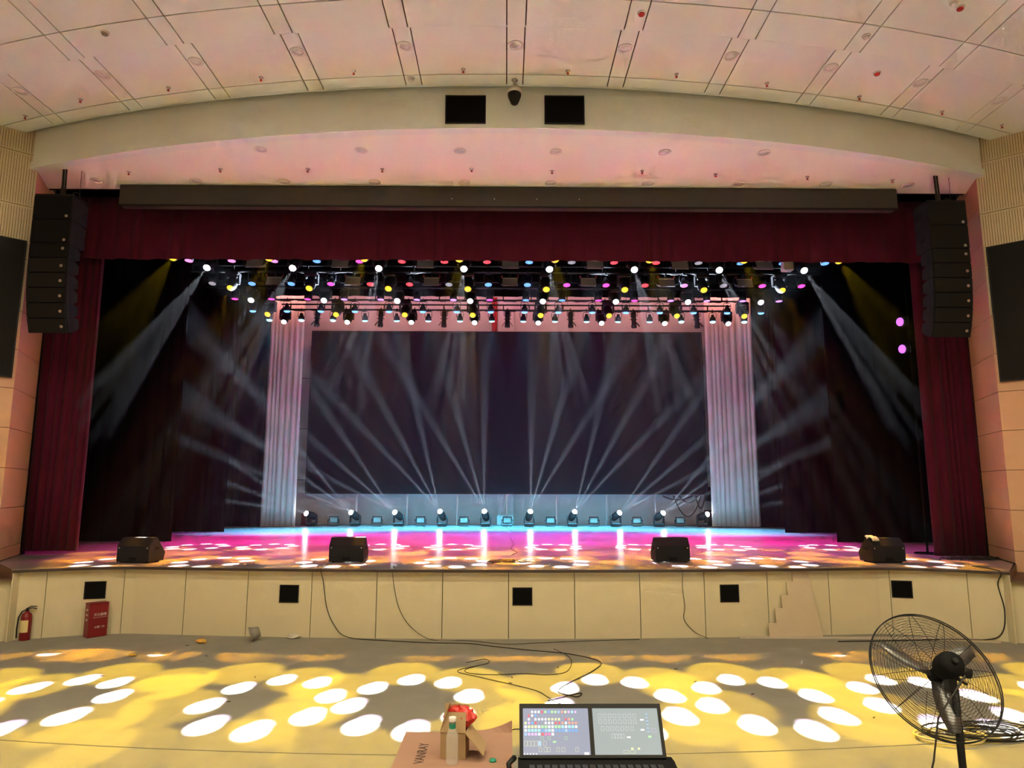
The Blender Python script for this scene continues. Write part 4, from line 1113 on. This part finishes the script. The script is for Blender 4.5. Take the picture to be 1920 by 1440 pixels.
# ------------------------------------------------------------------ pedestal fan
FX, FY, FZ = 2.37, 4.0, 1.45
t = thing('pedestal_fan', 'black industrial pedestal fan with wire cage at the right foreground', 'fan', (2.50, 3.95, ZR))
fd = Vector((-.04, .83, -.55)).normalized()
q = fd.to_track_quat('Z', 'Y'); fm = Matrix.Translation(Vector((FX, FY, FZ)) - Vector((2.50, 3.95, ZR))) @ q.to_matrix().to_4x4()
RF = .345
def cage(z_rim, z_c, name):
    b = MB()
    n = 19
    for k in range(n + 1):
        u = k / n; r = .075 + (RF - .075) * u
        z = z_rim + (z_c - z_rim) * (1 - u ** 2.2)
        b.tube([fm @ Vector((r * math.cos(2 * math.pi * j / 40), r * math.sin(2 * math.pi * j / 40), z)) for j in range(40)], .0011, 3, True)
    for k in range(12):
        a = 2 * math.pi * k / 12
        b.tube([fm @ Vector(((.07 + (RF - .07) * u) * math.cos(a), (.07 + (RF - .07) * u) * math.sin(a), z_rim + (z_c - z_rim) * (1 - u ** 2.2) - .002)) for u in (0, .25, .5, .75, .9, 1)], .0016, 4)
    ob(name, b, M['frame'], t)
cage(-.008, -.08, 'rear_grille'); cage(.008, .07, 'front_grille')
b = MB()
for z in (-.008, .008): b.tube([fm @ Vector((RF * math.cos(2 * math.pi * j / 64), RF * math.sin(2 * math.pi * j / 64), z)) for j in range(64)], .0035, 5, True)
ob('rim', b, M['frame'], t)
b = MB(); b.lathe([(.02, -.205), (.055, -.20), (.066, -.18), (.068, -.12), (.06, -.09), (.04, -.085)], 18, fm); ob('motor', b, M['plastic'], t)
ob('rear_cap', MB().lathe([(.012, -.225), (.016, -.22), (.016, -.20)], 12, fm), M['frame'], t)
ob('gear_knob', MB().cyl(fm @ Vector((-.05, -.02, -.13)), fm @ Vector((-.11, -.04, -.13)), .026, n=12), M['frame'], t)
ob('hub', MB().lathe([(.02, -.08), (.035, -.05), (.035, .02), (.02, .035)], 14, fm), M['plastic'], t)
for k in range(3):
    a0 = 2 * math.pi * k / 3 + .5
    rings_ = []
    for u in (0, .25, .5, .75, 1):
        r = .03 + .27 * u; wd = .022 + .036 * math.sin(math.pi * min(1, u * .8 + .15)); tw = R(34 - 16 * u)
        c_, s_ = math.cos(a0 + .12 * u), math.sin(a0 + .12 * u)
        tv = Vector((-s_, c_, 0)) * math.cos(tw) + Vector((0, 0, 1)) * math.sin(tw)
        nv = Vector((c_, s_, 0)).cross(tv)
        c0 = Vector((r * c_, r * s_, -.01))
        rings_.append([fm @ (c0 - tv * wd), fm @ (c0 - nv * .002), fm @ (c0 + tv * wd), fm @ (c0 + nv * .002)])
    ob('blade', MB().loft(rings_, True, True), M['blade'], t)
hd_ = fm @ Vector((0, 0, -.15))
ob('tilt_bracket', MB().box(hd_.x - .022, hd_.x + .022, hd_.y - .022, hd_.y + .022, hd_.z - .13, hd_.z - .05), M['frame'], t)
ob('pole', MB().cyl((hd_.x + .02, hd_.y, hd_.z - .1), (hd_.x + .035, hd_.y, .02), .019, n=12), M['frame'], t)
ob('lock_lever', MB().tube([(hd_.x + .02, hd_.y - .02, hd_.z - .06), (hd_.x + .07, hd_.y - .03, hd_.z - .09)], .008, 6), M['frame'], t)
ob('base', MB().lathe([(.26, 0), (.26, .015), (.10, .035), (.04, .06), (.03, .09)], 24, Matrix.Translation((hd_.x + .035, hd_.y, 0))), M['frame'], t)
ob('power_cord', MB().tube([fm @ Vector((-.03, -.07, -.2)), (hd_.x - .11, hd_.y - .05, hd_.z - .25), (hd_.x - .17, hd_.y - .08, hd_.z - .45), (hd_.x - .24, hd_.y - .1, hd_.z - .62), (hd_.x - .3, hd_.y - .1, .2), (hd_.x - .3, hd_.y - .1, .01)], .005, 5), M['cable'], t)
# cable coil on the floor behind the fan
b = MB(); rn = random.Random(9)
for k in range(9):
    cx, cy_ = 4.95 + rn.uniform(-.25, .35), 7.45 + rn.uniform(-.15, .15); r0 = rn.uniform(.22, .42); e = rn.uniform(.5, .8); ph = rn.uniform(0, 3)
    b.tube([(cx + r0 * 1.2 * math.cos(a * .26 + ph), cy_ + r0 * e * math.sin(a * .26 + ph), .01 + .006 * k) for a in range(23)], .008, 5)
b.tube([(5.1, 7.5, .02), (5.5, 7.65, .012), (6.0, 7.4, .012), (6.8, 7.0, .012)], .008, 5)
tag(ob('cable_coil', b, M['cable']), 'loose coil of black cable on the carpet behind the fan', 'cable')
t = thing('hose_ring', 'pale yellowish coiled cord on the carpet behind the fan pole', 'cord', (4.42, 7.3, 0))
ob('coil', MB().tube([((.33 + .02 * math.sin(a * .5)) * math.cos(a * .3), .2 * math.sin(a * .3), .008 + .001 * a) for a in range(44)], .010, 5), M['labelpaper'], t)
